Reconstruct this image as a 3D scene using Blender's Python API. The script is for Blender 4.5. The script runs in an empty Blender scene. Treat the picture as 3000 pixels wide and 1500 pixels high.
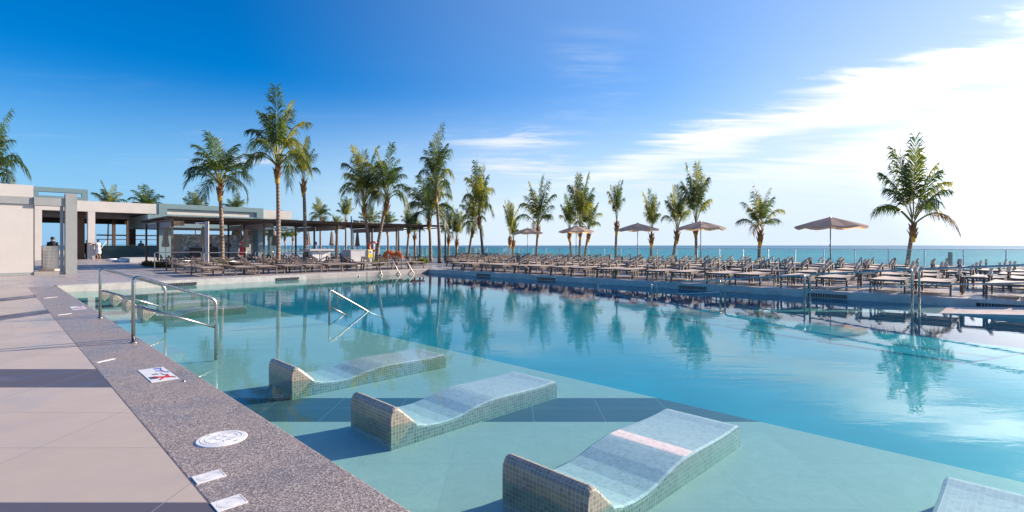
import bpy, math, random
from mathutils import Vector, Matrix
scn = bpy.context.scene
R = math.radians
# ------------------------------------------------------------------ camera, sky, sun, exposure
H = 1.25; F = 1520.0; CX = 1500.0; HY = 719.0
cam_d = bpy.data.cameras.new('camera'); cam = bpy.data.objects.new('camera', cam_d)
scn.collection.objects.link(cam); scn.camera = cam
cam.location = (0, 0, H); cam.rotation_euler = (R(90), R(0.0), 0)
cam_d.sensor_width = 36; cam_d.lens = F / 3000 * 36; cam_d.shift_y = -(750 - HY) / 3000
cam_d.clip_start = 0.05; cam_d.clip_end = 60000
SUN_EL = 21.0; SUN_AZ = 65.0        # azimuth right of the view axis (+Y)
w = bpy.data.worlds.new('World'); scn.world = w; w.use_nodes = True
nt = w.node_tree; nt.nodes.clear()
def wn(t, **k):
    n = nt.nodes.new(t)
    for a, b in k.items(): setattr(n, a, b)
    return n
def wm(op, a, b=None, c=None, clamp=False):
    n = wn('ShaderNodeMath', operation=op); n.use_clamp = clamp
    for i, v in enumerate((a, b, c)):
        if v is None: continue
        if isinstance(v, (int, float)): n.inputs[i].default_value = v
        else: nt.links.new(v, n.inputs[i])
    return n.outputs[0]
def wmap(v, a, b, c, d):
    n = wn('ShaderNodeMapRange', interpolation_type='SMOOTHSTEP'); n.clamp = True
    nt.links.new(v, n.inputs[0])
    for i, q in enumerate((a, b, c, d)): n.inputs[i + 1].default_value = q
    return n.outputs[0]
def wmix(f, a, b):
    n = wn('ShaderNodeMix', data_type='RGBA'); 
    nt.links.new(f, n.inputs[0]) if not isinstance(f, float) else setattr(n.inputs[0], 'default_value', f)
    for i, v in ((6, a), (7, b)):
        if isinstance(v, tuple): n.inputs[i].default_value = v + (1,)
        else: nt.links.new(v, n.inputs[i])
    return n.outputs[2]
sky = wn('ShaderNodeTexSky', sky_type='NISHITA'); sky.sun_disc = False
sky.sun_elevation = R(SUN_EL); sky.sun_rotation = R(SUN_AZ); sky.altitude = 0
sky.air_density = 1.0; sky.dust_density = 0.4; sky.ozone_density = 3.0
hs = wn('ShaderNodeHueSaturation'); hs.inputs['Saturation'].default_value = 1.55; hs.inputs['Value'].default_value = 0.9
hs.inputs['Hue'].default_value = 0.512
nt.links.new(sky.outputs[0], hs.inputs['Color'])
tc = wn('ShaderNodeTexCoord')
sunv = (math.sin(R(SUN_AZ)) * math.cos(R(SUN_EL)), math.cos(R(SUN_AZ)) * math.cos(R(SUN_EL)), math.sin(R(SUN_EL)))
dp = wn('ShaderNodeVectorMath', operation='DOT_PRODUCT'); nt.links.new(tc.outputs['Generated'], dp.inputs[0]); dp.inputs[1].default_value = sunv
dot = dp.outputs['Value']
sp = wn('ShaderNodeSeparateXYZ'); nt.links.new(tc.outputs['Generated'], sp.inputs[0])
zc = wm('MAXIMUM', wm('ABSOLUTE', sp.outputs[2]), 0.03)
cpx = wm('DIVIDE', sp.outputs[0], wm('ADD', zc, 0.06)); cpy = wm('DIVIDE', sp.outputs[1], wm('ADD', zc, 0.06))
cb = wn('ShaderNodeCombineXYZ'); nt.links.new(cpx, cb.inputs[0]); nt.links.new(cpy, cb.inputs[1])
def cloud_noise(scale, rot, stretch, det, rough, loc=(0, 0, 0), dist=0.3):
    mp = wn('ShaderNodeMapping'); mp.inputs['Rotation'].default_value = (0, 0, R(rot)); mp.inputs['Scale'].default_value = stretch
    mp.inputs['Location'].default_value = loc
    nt.links.new(cb.outputs[0], mp.inputs[0])
    nz = wn('ShaderNodeTexNoise'); nz.inputs['Scale'].default_value = scale; nz.inputs['Detail'].default_value = det
    nz.inputs['Roughness'].default_value = rough; nz.inputs['Distortion'].default_value = dist
    nt.links.new(mp.outputs[0], nz.inputs['Vector']); return nz.outputs[0]
n1 = cloud_noise(1.1, -112.8, (0.32, 1.5, 1), 10, 0.62, (3.1, 1.7, 0), 0.4)
n2 = cloud_noise(3.4, -112.8, (0.30, 1.3, 1), 10, 0.66, (0.4, 5.2, 0), 0.7)
n3 = cloud_noise(1.7, -80, (0.45, 1.3, 1), 10, 0.68, (7.3, 2.2, 0), 0.6)
# cloud plane: the bright bank lies beyond the straight line a = 0, its streaks run along it
a_ = wm('SUBTRACT', wm('ADD', cpx, wm('MULTIPLY', cpy, 0.42)), 2.70)
wob = wm('ADD', wm('MULTIPLY', wm('SUBTRACT', n1, 0.5), 1.5), wm('MULTIPLY', wm('SUBTRACT', n2, 0.5), 1.1))
aw = wm('ADD', a_, wob)
band1 = wm('MULTIPLY', wmap(aw, -0.22, 0.30, 0.0, 1.0), wmap(aw, 0.50, 0.95, 1.0, 0.15))
band2 = wm('MULTIPLY', wmap(wm('ADD', a_, wm('MULTIPLY', wob, 1.3)), 0.9, 1.8, 0.0, 0.85), wmap(sp.outputs[2], 0.03, 0.16, 0.6, 1.0))
bankm = wm('MULTIPLY', wm('MAXIMUM', band1, band2), wmap(cpy, 6.5, 3.6, 0.15, 1.0))
bankm = wm('MULTIPLY', bankm, wmap(wm('ADD', wm('MULTIPLY', n2, .6), wm('MULTIPLY', n3, .4)), 0.38, 0.56, 0.55, 1.0))
def blob(x0, y0, rx, ry, rot):
    mp = wn('ShaderNodeMapping', vector_type='TEXTURE'); mp.inputs['Location'].default_value = (x0, y0, 0); mp.inputs['Rotation'].default_value = (0, 0, R(rot)); mp.inputs['Scale'].default_value = (rx, ry, 1)
    nt.links.new(cb.outputs[0], mp.inputs[0]); ln_ = wn('ShaderNodeVectorMath', operation='LENGTH'); nt.links.new(mp.outputs[0], ln_.inputs[0])
    return wmap(ln_.outputs['Value'], 0.15, 1.15, 1.0, 0.0)
bl = wm('MAXIMUM', wm('MAXIMUM', blob(0.0, 3.75, .62, .42, 5), blob(.12, 4.75, .75, .75, 0)), wm('MAXIMUM', wm('MULTIPLY', blob(.45, 2.5, .28, .6, -20), .22), wm('MULTIPLY', blob(-2.2, 4.3, .6, .35, 0), .6)))
bl = wm('MAXIMUM', bl, wm('MULTIPLY', blob(1.5, 5.4, 1.5, .9, 10), .8))
wis = wm('MULTIPLY', wmap(wm('ADD', wm('MULTIPLY', n3, 0.6), wm('MULTIPLY', n2, 0.4)), 0.44, 0.60, 0.0, 1.0), bl)
wis2 = wm('MULTIPLY', wmap(n3, 0.52, 0.75, 0.0, 0.40), wm('MULTIPLY', wmap(sp.outputs[0], -0.6, 0.1, 0.2, 1.0), wmap(sp.outputs[2], 0.35, 0.1, 0.0, 1.0)))
wis = wm('MAXIMUM', wis, wis2)
glow = wmap(dot, 0.66, 0.985, 0.0, 1.0)
hor = wm('MULTIPLY', wmap(sp.outputs[2], 0.0, 0.30, 1.0, 0.0), wmap(dot, -0.1, 0.85, 0.85, 1.0))
hcol = wmix(wmap(dot, -0.25, 0.5, 0.0, 1.0), (1.1, 2.7, 4.7), (3.9, 4.5, 5.2))
c1 = wmix(hor, hs.outputs[0], hcol)
c2 = wmix(wis, c1, (4.6, 4.8, 5.1))
c2 = wmix(wm('MULTIPLY', wmap(dot, 0.05, 0.85, 0.0, 1.0), 0.34), c2, (3.0, 4.0, 5.3))
c3 = wmix(wm('MULTIPLY', glow, wmap(sp.outputs[2], 0.12, 0.42, 0.70, 0.22)), c2, (4.3, 4.7, 5.9))
c4 = wmix(bankm, c3, (5.6, 5.6, 5.7))
# the sky and cloud close to the sun are several times brighter than the rest
gain = wm('ADD', 1.0, wm('MULTIPLY', wm('MULTIPLY', wmap(dot, 0.82, 0.99, 0.0, 1.0), wm('MAXIMUM', wm('MULTIPLY', bankm, bankm), wmap(sp.outputs[2], 0.26, 0.06, 0.0, 1.0))), 2.8))
gv = wn('ShaderNodeVectorMath', operation='SCALE'); nt.links.new(c4, gv.inputs[0]); nt.links.new(gain, gv.inputs['Scale']); c4 = gv.outputs[0]
bg = wn('ShaderNodeBackground'); bg.inputs[1].default_value = 0.1
nt.links.new(c4, bg.inputs[0])
wo = wn('ShaderNodeOutputWorld'); nt.links.new(bg.outputs[0], wo.inputs[0])
sl = bpy.data.lights.new('sun', 'SUN'); sun = bpy.data.objects.new('sun', sl); scn.collection.objects.link(sun)
sl.energy = 5.0; sl.angle = R(0.5); sl.color = (1.0, 0.85, 0.68)
sun.rotation_euler = Vector(sunv).to_track_quat('Z', 'Y').to_euler(); sun.location = (30, 20, 30)
vs = scn.view_settings; vs.view_transform = 'Standard'; vs.look = 'None'; vs.gamma = 1; vs.exposure = 1.0
scn.cycles.max_bounces = 8; scn.cycles.transparent_max_bounces = 24; scn.cycles.caustics_reflective = False; scn.cycles.caustics_refractive = False

# ------------------------------------------------------------------ helpers
COL = scn.collection
rng = random.Random(7)
def PS(s, d, z=0): return Vector(((s - d) / 2, (s + d) / 2, z))      # pool axes -> world
def AT(px, Y, z=0): return Vector(((px - CX) * Y / F, Y, z))
def ZAT(py, Y): return H + (HY - py) * Y / F
def s_at(px, d): r = (px - CX) / F; return d * (1 + r) / (1 - r)
def d_at(px, s): r = (px - CX) / F; return s * (1 - r) / (1 + r)
RT = math.sqrt(2)
class MB:
    def __init__(self): self.v = []; self.f = []; self.m = []; self.mi = 0
    def add(self, vs_, fs): 
        o = len(self.v); self.v += [tuple(x) for x in vs_]
        for f in fs: self.f.append(tuple(i + o for i in f)); self.m.append(self.mi)
        return self
    def box(self, c, s, rz=0, M=None):
        x, y, z = s[0] / 2, s[1] / 2, s[2] / 2
        p = [Vector(q) for q in ((-x,-y,-z),(x,-y,-z),(x,y,-z),(-x,y,-z),(-x,-y,z),(x,-y,z),(x,y,z),(-x,y,z))]
        m = M if M else Matrix.Rotation(rz, 3, 'Z')
        return self.add([m @ q + Vector(c) for q in p], [(0,3,2,1),(4,5,6,7),(0,1,5,4),(1,2,6,5),(2,3,7,6),(3,0,4,7)])
    def bar(self, a, b, w_, h_):            # rectangular bar from a to b (h_ across, in the vertical plane)
        a = Vector(a); b = Vector(b); d = b - a; L = d.length; d.normalize()
        up = Vector((0, 0, 1)) if abs(d.z) < .95 else Vector((0, 1, 0))
        sx = d.cross(up).normalized(); uz = sx.cross(d)
        M = Matrix((sx, d, uz)).transposed()
        return self.box((a + b) / 2, (w_, L, h_), M=M)
    def tube(self, pts, r, n=8, caps=True):
        pts = [Vector(p) for p in pts]; k = len(pts); rs = r if isinstance(r, (list, tuple)) else [r] * k
        vs_ = []; ref = None
        for i, p in enumerate(pts):
            d = (pts[min(i + 1, k - 1)] - pts[max(i - 1, 0)]).normalized()
            if ref is None:
                ref = Vector((1, 0, 0)) if abs(d.x) < .8 else Vector((0, 1, 0))
            a = (ref - d * ref.dot(d)).normalized(); ref = a; b = d.cross(a)
            for j in range(n):
                t = 2 * math.pi * j / n; vs_.append(p + (a * math.cos(t) + b * math.sin(t)) * rs[i])
        fs = [(i*n+j, i*n+(j+1)%n, (i+1)*n+(j+1)%n, (i+1)*n+j) for i in range(k-1) for j in range(n)]
        if caps: fs += [tuple(reversed(range(n))), tuple(range((k-1)*n, k*n))]
        return self.add(vs_, fs)
    def lathe(self, prof, c=(0,0,0), n=16, sx=1, sy=1, closed=False):
        vs_ = [(c[0] + r * math.cos(2*math.pi*j/n) * sx, c[1] + r * math.sin(2*math.pi*j/n) * sy, c[2] + z) for r, z in prof for j in range(n)]
        k = len(prof)
        fs = [(i*n+j, i*n+(j+1)%n, (i+1)*n+(j+1)%n, (i+1)*n+j) for i in range(k-1) for j in range(n)]
        if closed: fs += [tuple(reversed(range(n))), tuple(range((k-1)*n, k*n))]
        return self.add(vs_, fs)
    def prism(self, poly, z0, z1):           # polygon (x, y) extruded in z
        n = len(poly); vs_ = [(p[0], p[1], z0) for p in poly] + [(p[0], p[1], z1) for p in poly]
        fs = [tuple(reversed(range(n))), tuple(range(n, 2*n))] + [(i, (i+1)%n, n+(i+1)%n, n+i) for i in range(n)]
        return self.add(vs_, fs)
    def build(self, name, mat, parent=None, smooth=False, bevel=0):
        me = bpy.data.meshes.new(name); me.from_pydata(self.v, [], self.f)
        for m in (mat if isinstance(mat, (list, tuple)) else [mat]): me.materials.append(m)
        if isinstance(mat, (list, tuple)): me.polygons.foreach_set('material_index', self.m)
        if smooth: me.polygons.foreach_set('use_smooth', [True] * len(me.polygons))
        me.update()
        o = bpy.data.objects.new(name, me); COL.objects.link(o)
        if parent: o.parent = parent
        if bevel:
            b = o.modifiers.new('bevel', 'BEVEL'); b.width = bevel; b.segments = 3; b.limit_method = 'ANGLE'; b.angle_limit = R(40)
        return o
def quad(s0, s1, d0, d1): return [PS(s0, d0), PS(s1, d0), PS(s1, d1), PS(s0, d1)]
def sbox(mb, s0, s1, d0, d1, z0, z1):        # box along the pool axes
    if s1 < s0: s0, s1 = s1, s0
    return mb.prism([(p.x, p.y) for p in (PS(s0, d0), PS(s1, d0), PS(s1, d1), PS(s0, d1))], z0, z1)
def empty(name, loc=(0, 0, 0), rz=0):
    o = bpy.data.objects.new(name, None); COL.objects.link(o); o.location = loc; o.rotation_euler = (0, 0, rz); o.empty_display_size = .2
    return o
def tag(o, label, cat=None, group=None, kind=None):
    o['label'] = label
    if cat: o['category'] = cat
    if group: o['group'] = group
    if kind: o['kind'] = kind
    return o
def struct(o, label=None, cat=None):
    o['kind'] = 'structure'
    if label: o['label'] = label
    if cat: o['category'] = cat
    return o
def copy_tree(o, parent=None):
    c = o.copy(); COL.objects.link(c)
    if parent: c.parent = parent
    for ch in KIDS.get(o.name, []): KIDS.setdefault(c.name, []).append(copy_tree(ch, c))
    return c
KIDS = {}
def reg(root, *kids): KIDS.setdefault(root.name, []).extend(kids)
ORD = ['first','second','third','fourth','fifth','sixth','seventh','eighth','ninth','tenth','eleventh','twelfth','thirteenth','fourteenth','fifteenth','sixteenth','seventeenth','eighteenth','nineteenth','twentieth','twenty-first','twenty-second','twenty-third','twenty-fourth'] + ['twenty-' + q for q in ('fifth','sixth','seventh','eighth','ninth')] + ['thirtieth'] + ['thirty-' + q for q in ('first','second','third','fourth','fifth','sixth','seventh','eighth','ninth')] + ['fortieth']

# ------------------------------------------------------------------ materials
class NB:
    def __init__(s, name):
        s.m = bpy.data.materials.new(name); s.m.use_nodes = True; s.t = s.m.node_tree; s.t.nodes.clear()
        s.out = s.t.nodes.new('ShaderNodeOutputMaterial')
    def n(s, t, **k):
        x = s.t.nodes.new(t)
        for a, b in k.items(): setattr(x, a, b)
        return x
    def set(s, sock, v):
        if isinstance(v, bpy.types.NodeSocket): s.t.links.new(v, sock)
        elif isinstance(v, (tuple, list)) and len(v) == 3 and sock.type == 'RGBA': sock.default_value = tuple(v) + (1,)
        else: sock.default_value = v
    def math(s, op, a, b=None, c=None, clamp=False):
        x = s.n('ShaderNodeMath', operation=op); x.use_clamp = clamp
        for i, v in enumerate((a, b, c)):
            if v is not None: s.set(x.inputs[i], v)
        return x.outputs[0]
    def coord(s, kind='Object', scale=(1,1,1), loc=(0,0,0), rot=(0,0,0)):
        t = s.n('ShaderNodeTexCoord'); m = s.n('ShaderNodeMapping')
        m.inputs['Scale'].default_value = scale; m.inputs['Location'].default_value = loc; m.inputs['Rotation'].default_value = rot
        s.t.links.new(t.outputs[kind], m.inputs[0]); return m.outputs[0]
    def noise(s, scale, det=4, rough=.55, vec=None, dist=0):
        x = s.n('ShaderNodeTexNoise'); x.inputs['Scale'].default_value = scale; x.inputs['Detail'].default_value = det
        x.inputs['Roughness'].default_value = rough; x.inputs['Distortion'].default_value = dist
        s.t.links.new(vec if vec is not None else s.coord(), x.inputs['Vector']); return x.outputs[0]
    def ramp(s, f, stops):
        x = s.n('ShaderNodeValToRGB'); s.t.links.new(f, x.inputs[0]); e = x.color_ramp.elements
        while len(e) < len(stops): e.new(.5)
        for i, (p, c) in enumerate(stops): e[i].position = p; e[i].color = tuple(c) + (1,)
        return x.outputs[0]
    def mr(s, v, a, b, c, d, sm=False):
        x = s.n('ShaderNodeMapRange'); x.clamp = True
        if sm: x.interpolation_type = 'SMOOTHSTEP'
        for i, q in enumerate((v, a, b, c, d)): s.set(x.inputs[i], q)
        return x.outputs[0]
    def mix(s, f, a, b, bt='MIX'):
        x = s.n('ShaderNodeMix', data_type='RGBA', blend_type=bt); s.set(x.inputs[0], f); s.set(x.inputs[6], a); s.set(x.inputs[7], b); return x.outputs[2]
    def bump(s, h, st, dist=.01, normal=None):
        x = s.n('ShaderNodeBump'); x.inputs['Strength'].default_value = st; x.inputs['Distance'].default_value = dist
        s.t.links.new(h, x.inputs['Height'])
        if normal is not None: s.t.links.new(normal, x.inputs['Normal'])
        return x.outputs[0]
    def pbr(s, col, rough=.5, metal=0, bump=None, spec=.5, **k):
        p = s.n('ShaderNodeBsdfPrincipled'); s.set(p.inputs['Base Color'], col); s.set(p.inputs['Roughness'], rough)
        s.set(p.inputs['Metallic'], metal); s.set(p.inputs['Specular IOR Level'], spec)
        if bump is not None: s.t.links.new(bump, p.inputs['Normal'])
        for a, b in k.items(): s.set(p.inputs[a], b)
        s.t.links.new(p.outputs[0], s.out.inputs[0]); return s.m
def plain(name, c, rough=.6, metal=0, var=.12, scale=6, spec=.4, bs=.15):
    b = NB(name); n_ = b.noise(scale, 5, .6); n2_ = b.noise(scale * 14, 3, .6)
    lo = tuple(x * (1 - var) for x in c); hi = tuple(min(1, x * (1 + var)) for x in c)
    col = b.ramp(n_, [(.3, lo), (.7, hi)])
    return b.pbr(col, b.mr(n_, .3, .7, max(.02, rough - .06), rough + .06), metal, b.bump(n2_, bs, .004), spec)
def grid(b, vec, sx, sy, ox, oy, gw):        # 1 on joints of a rectangular grid in x, y
    sp_ = b.n('ShaderNodeSeparateXYZ'); b.t.links.new(vec, sp_.inputs[0])
    outs = []; ids = []
    for k, (sz, of) in enumerate(((sx, ox), (sy, oy))):
        q = b.math('DIVIDE', b.math('SUBTRACT', sp_.outputs[k], of), sz)
        fr = b.math('FRACT', q); e = b.math('ABSOLUTE', b.math('SUBTRACT', fr, .5))
        outs.append(b.math('GREATER_THAN', e, .5 - gw / sz / 2)); ids.append(b.math('FLOOR', q))
    j = b.math('MAXIMUM', outs[0], outs[1])
    cb_ = b.n('ShaderNodeCombineXYZ'); b.t.links.new(ids[0], cb_.inputs[0]); b.t.links.new(ids[1], cb_.inputs[1])
    wnz = b.n('ShaderNodeTexWhiteNoise', noise_dimensions='3D'); b.t.links.new(cb_.outputs[0], wnz.inputs[0])
    return j, wnz.outputs[0]
def strips(b, vec, ys, xs=()):
    s3 = b.n('ShaderNodeSeparateXYZ'); b.t.links.new(vec, s3.inputs[0]); r_ = None
    for k, rr in ((1, ys), (0, xs)):
        for lo, hi in rr:
            q = b.math('MULTIPLY', b.math('GREATER_THAN', s3.outputs[k], lo), b.math('LESS_THAN', s3.outputs[k], hi)); r_ = q if r_ is None else b.math('MAXIMUM', r_, q)
    return r_
def mat_deck(name, c, tw=1.24, td=.68, ox=-1.69, oy=3.204, gw=.006, wet=0.0, jc=(.30,.27,.26), rot=0):
    b = NB(name); vec = b.coord('Object', rot=(0, 0, rot))
    j, rnd = grid(b, vec, tw, td, ox, oy, gw)
    big = b.noise(.7, 5, .6); fine = b.noise(60, 4, .7); mid = b.noise(5, 6, .65)
    base = b.ramp(rnd, [(0, tuple(x*.93 for x in c)), (1, tuple(x*1.05 for x in c))])
    base = b.mix(b.mr(b.noise(1.9, 7, .7), .45, .75, 0, .45), base, tuple(x*.78 for x in c))
    base = b.mix(b.mr(mid, .35, .7, 0, .30), base, tuple(x*.8 for x in c))
    base = b.mix(b.mr(fine, .3, .75, .12, 0), base, tuple(x*.6 for x in c))
    base = b.mix(b.math('MULTIPLY', b.mr(big, .5, .64, 0, 1, True), wet * .45), base, tuple(x*.55 for x in c))
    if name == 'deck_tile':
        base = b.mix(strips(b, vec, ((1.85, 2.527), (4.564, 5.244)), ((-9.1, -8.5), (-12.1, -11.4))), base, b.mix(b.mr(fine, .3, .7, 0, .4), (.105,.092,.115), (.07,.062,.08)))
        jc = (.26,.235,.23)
    col = b.mix(j, base, jc)
    ro = b.mr(big, .45, .62, .50, .50 - wet * .42, True); ro = b.math('ADD', ro, b.mr(mid, .3, .7, -.05, .08))
    h = b.math('ADD', b.math('MULTIPLY', fine, .12), b.math('MULTIPLY', j, -1.0))
    return b.pbr(col, ro, 0, b.bump(h, .25, .004), .5)
M = {}
M['deck_near'] = mat_deck('deck_tile', (.51, .42, .36), wet=.6)
M['deck_right'] = mat_deck('deck_wet_tile', (.38, .325, .315), tw=.9, td=.9, wet=1.0, rot=R(-45), jc=(.2,.18,.18), gw=.008)
M['deck_left'] = mat_deck('deck_far_tile', (.40, .35, .34), tw=.9, td=.9, wet=.7, rot=R(-45), jc=(.22,.2,.2), gw=.008)
# speckled washed-aggregate coping
b = NB('coping_stone'); v1 = b.noise(190, 3, .8); v2 = b.noise(75, 3, .7); v3 = b.noise(1.3, 5, .6); v4 = b.noise(6, 5, .6)
vo = b.n('ShaderNodeTexVoronoi'); vo.inputs['Scale'].default_value = 125; b.t.links.new(b.coord(), vo.inputs['Vector'])
sepc = b.n('ShaderNodeSeparateColor'); b.t.links.new(vo.outputs['Color'], sepc.inputs[0])
col = b.ramp(sepc.outputs[0], [(0, (.09,.075,.07)), (.22, (.22,.185,.17)), (.55, (.37,.315,.285)), (.84, (.55,.48,.435)), (1, (.76,.68,.62))])
col = b.mix(b.mr(v1, .4, .6, 0, .5), col, (.32,.275,.25)); col = b.mix(b.mr(v4, .45, .7, 0, .12, True), col, (.19,.165,.155)); col = b.mix(b.mr(v3, .5, .68, 0, .28, True), col, (.15,.135,.135))
col = b.mix(1.0, col, (.84,.80,.80), 'MULTIPLY'); M['coping'] = b.pbr(col, b.mr(v3, .42, .66, .48, .16, True), 0, b.bump(b.math('ADD', vo.outputs['Distance'], b.math('MULTIPLY', v2, .5)), .35, .004), .5)
# smooth grey coping strip on the far edges
M['coping_grey'] = plain('coping_grey', (.66, .54, .46), .38, 0, .18, 3)
M['pool_wall'] = plain('pool_wall_render', (.46, .44, .42), .5, 0, .15, 4)
b = NB('pool_floor_tile'); vec = b.coord(); j, rnd = grid(b, vec, .666, .666, .204, 5.21, .008)
st = b.noise(1.6, 6, .65); fi = b.noise(9, 6, .7, None, .8)
col = b.ramp(rnd, [(0, (.61,.49,.43)), (1, (.67,.54,.475))]); col = b.mix(b.mr(fi, .35, .7, 0, .45), col, (.44,.38,.35)); col = b.mix(b.mr(st, .6, .72, 0, .25, True), col, (.55,.56,.40))  # fi mottling puts the water's rippled light into the tile colour
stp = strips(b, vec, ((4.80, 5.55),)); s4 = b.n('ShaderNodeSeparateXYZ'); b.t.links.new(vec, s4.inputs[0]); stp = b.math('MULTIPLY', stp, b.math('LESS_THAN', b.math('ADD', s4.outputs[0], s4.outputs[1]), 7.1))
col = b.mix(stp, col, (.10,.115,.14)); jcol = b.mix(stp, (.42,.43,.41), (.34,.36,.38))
j = b.math('MULTIPLY', j, b.math('GREATER_THAN', s4.outputs[2], -.9))
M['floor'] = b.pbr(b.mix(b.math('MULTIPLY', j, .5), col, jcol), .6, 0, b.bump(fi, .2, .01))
M['white_tile'] = plain('pale_step_tile', (.74, .73, .70), .45, 0, .06, 6)
# mosaic
b = NB('mosaic_tile'); T = .0265
g = b.n('ShaderNodeNewGeometry'); tcn = b.n('ShaderNodeTexCoord'); spn = b.n('ShaderNodeSeparateXYZ'); spp = b.n('ShaderNodeSeparateXYZ')
vt = b.n('ShaderNodeVectorTransform', vector_type='NORMAL', convert_from='WORLD', convert_to='OBJECT'); b.t.links.new(g.outputs['True Normal'], vt.inputs[0])
b.t.links.new(vt.outputs[0], spn.inputs[0]); b.t.links.new(tcn.outputs['Object'], spp.inputs[0])
js = []; idv = b.n('ShaderNodeCombineXYZ')
for k in range(3):
    q = b.math('DIVIDE', b.math('ADD', spp.outputs[k], .0133 if k != 2 else .0031), T); fr = b.math('FRACT', q)
    e = b.math('GREATER_THAN', b.math('ABSOLUTE', b.math('SUBTRACT', fr, .5)), .5 - .075)
    an = b.math('ABSOLUTE', spn.outputs[k]); wgt = b.math('LESS_THAN', an, .72 if k != 2 else .75)
    js.append(b.math('MULTIPLY', e, wgt)); b.t.links.new(b.math('MULTIPLY', b.math('FLOOR', q), wgt), idv.inputs[k])
j = b.math('MAXIMUM', b.math('MAXIMUM', js[0], js[1]), js[2])
wz = b.n('ShaderNodeTexWhiteNoise', noise_dimensions='3D'); b.t.links.new(idv.outputs[0], wz.inputs[0])
big = b.noise(4, 5, .6)
col = b.ramp(wz.outputs[0], [(0, (.20,.175,.155)), (.5, (.27,.24,.21)), (1, (.35,.315,.27))]); col = b.mix(b.mr(big, .4, .65, 0, .3), col, (.36,.33,.28))
band = b.math('MULTIPLY', b.mr(spp.outputs[2], -.12, -.075, 0, 1, True), b.mr(spp.outputs[2], -.075, -.02, 1, 0, True))
col = b.mix(b.math('MULTIPLY', band, b.mr(big, .45, .6, 0, .5)), col, (.42,.38,.12))
M['mosaic'] = b.pbr(b.mix(j, col, (.44,.40,.32)), b.math('ADD', b.math('MULTIPLY', j, .4), .22), 0, b.bump(j, -.35, .002), .5)
# the pale top of the mosaic loungers: same tile grid in much lighter colours
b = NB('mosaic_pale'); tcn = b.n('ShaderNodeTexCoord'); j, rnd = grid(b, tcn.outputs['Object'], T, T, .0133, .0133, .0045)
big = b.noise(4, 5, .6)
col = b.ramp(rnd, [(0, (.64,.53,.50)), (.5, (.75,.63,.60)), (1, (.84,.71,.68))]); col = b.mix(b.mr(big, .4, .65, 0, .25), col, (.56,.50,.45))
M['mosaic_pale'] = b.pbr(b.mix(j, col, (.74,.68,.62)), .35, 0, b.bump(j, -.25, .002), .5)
# water: fresnel mix of clear tinted transmission and mirror reflection, plus real absorption in the volume
def water_surface(b, rough, bumpn, tint):
    fr = b.n('ShaderNodeFresnel'); gq = b.n('ShaderNodeNewGeometry'); b.t.links.new(bumpn, fr.inputs['Normal'])
    # the surface does not bend light, so both of its sides use the same air-to-water reflectance
    b.set(fr.inputs['IOR'], b.math('ADD', 1.33, b.math('MULTIPLY', gq.outputs['Backfacing'], 1 / 1.33 - 1.33)))
    gl = b.n('ShaderNodeBsdfGlossy'); gl.inputs['Roughness'].default_value = rough; b.t.links.new(bumpn, gl.inputs['Normal'])
    tr = b.n('ShaderNodeBsdfTransparent'); b.set(tr.inputs[0], tint)
    mx = b.n('ShaderNodeMixShader'); b.t.links.new(fr.outputs[0], mx.inputs[0]); b.t.links.new(tr.outputs[0], mx.inputs[1]); b.t.links.new(gl.outputs[0], mx.inputs[2])
    b.t.links.new(mx.outputs[0], b.out.inputs[0])
b = NB('pool_water')
vec = b.coord(scale=(1, 1, 1), rot=(0, 0, R(20)))
na = b.noise(2.2, 2, .5, b.coord(scale=(.55, 1.7, 1), rot=(0, 0, R(12))), .3); nb_ = b.noise(9, 2, .5, b.coord(scale=(.7, 1.5, 1), rot=(0, 0, R(-8))), .4)
patch = b.mr(b.noise(.16, 2, .5), .42, .62, .25, 1.0, True)
hgt = b.math('MULTIPLY', b.math('ADD', na, b.math('MULTIPLY', nb_, .28)), patch)
water_surface(b, .0, b.bump(hgt, .32, .010), (.73, .925, .955))
va = b.n('ShaderNodeVolumeAbsorption'); va.inputs['Color'].default_value = (.0, .945, .955, 1); va.inputs['Density'].default_value = .42
b.t.links.new(va.outputs[0], b.out.inputs[1]); M['water'] = b.m
# sea
b = NB('sea_water'); sc = b.n('ShaderNodeTexCoord'); sx = b.n('ShaderNodeSeparateXYZ'); b.t.links.new(sc.outputs['Object'], sx.inputs[0])
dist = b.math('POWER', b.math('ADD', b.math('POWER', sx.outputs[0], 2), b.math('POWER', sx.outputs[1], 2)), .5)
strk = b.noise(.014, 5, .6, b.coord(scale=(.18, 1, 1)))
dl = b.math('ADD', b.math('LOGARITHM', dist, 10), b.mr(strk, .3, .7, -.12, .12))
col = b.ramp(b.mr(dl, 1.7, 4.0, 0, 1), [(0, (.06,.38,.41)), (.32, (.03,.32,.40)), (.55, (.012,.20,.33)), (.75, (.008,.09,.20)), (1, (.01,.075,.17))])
swell = b.noise(.12, 3, .6, b.coord(scale=(.12, 1, 1))); foam = b.mr(swell, .66, .72, 0, .35, True)
chop = b.noise(.9, 5, .65, b.coord(scale=(.35, 1, 1)))
col = b.mix(b.mr(swell, .42, .60, .6, 0, True), col, (.01,.15,.21))
hgt = b.math('ADD', b.math('MULTIPLY', swell, 2.0), b.math('MULTIPLY', chop, .5))
M['sea'] = b.pbr(b.mix(foam, col, (.55,.66,.66)), .35, 0, b.bump(hgt, .6, 1.0), .22)
M['sand'] = plain('beach_sand', (.58, .52, .44), .9, 0, .1, .6)
M['steel'] = plain('brushed_steel', (.46, .43, .41), .26, 1.0, .05, 30, bs=.03)
M['steel_matt'] = plain('matt_steel', (.34, .31, .29), .45, 1.0, .1, 20, bs=.03)
M['steel_dark'] = plain('weathered_steel', (.33, .33, .34), .3, 1.0, .1, 20, bs=.03)
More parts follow.
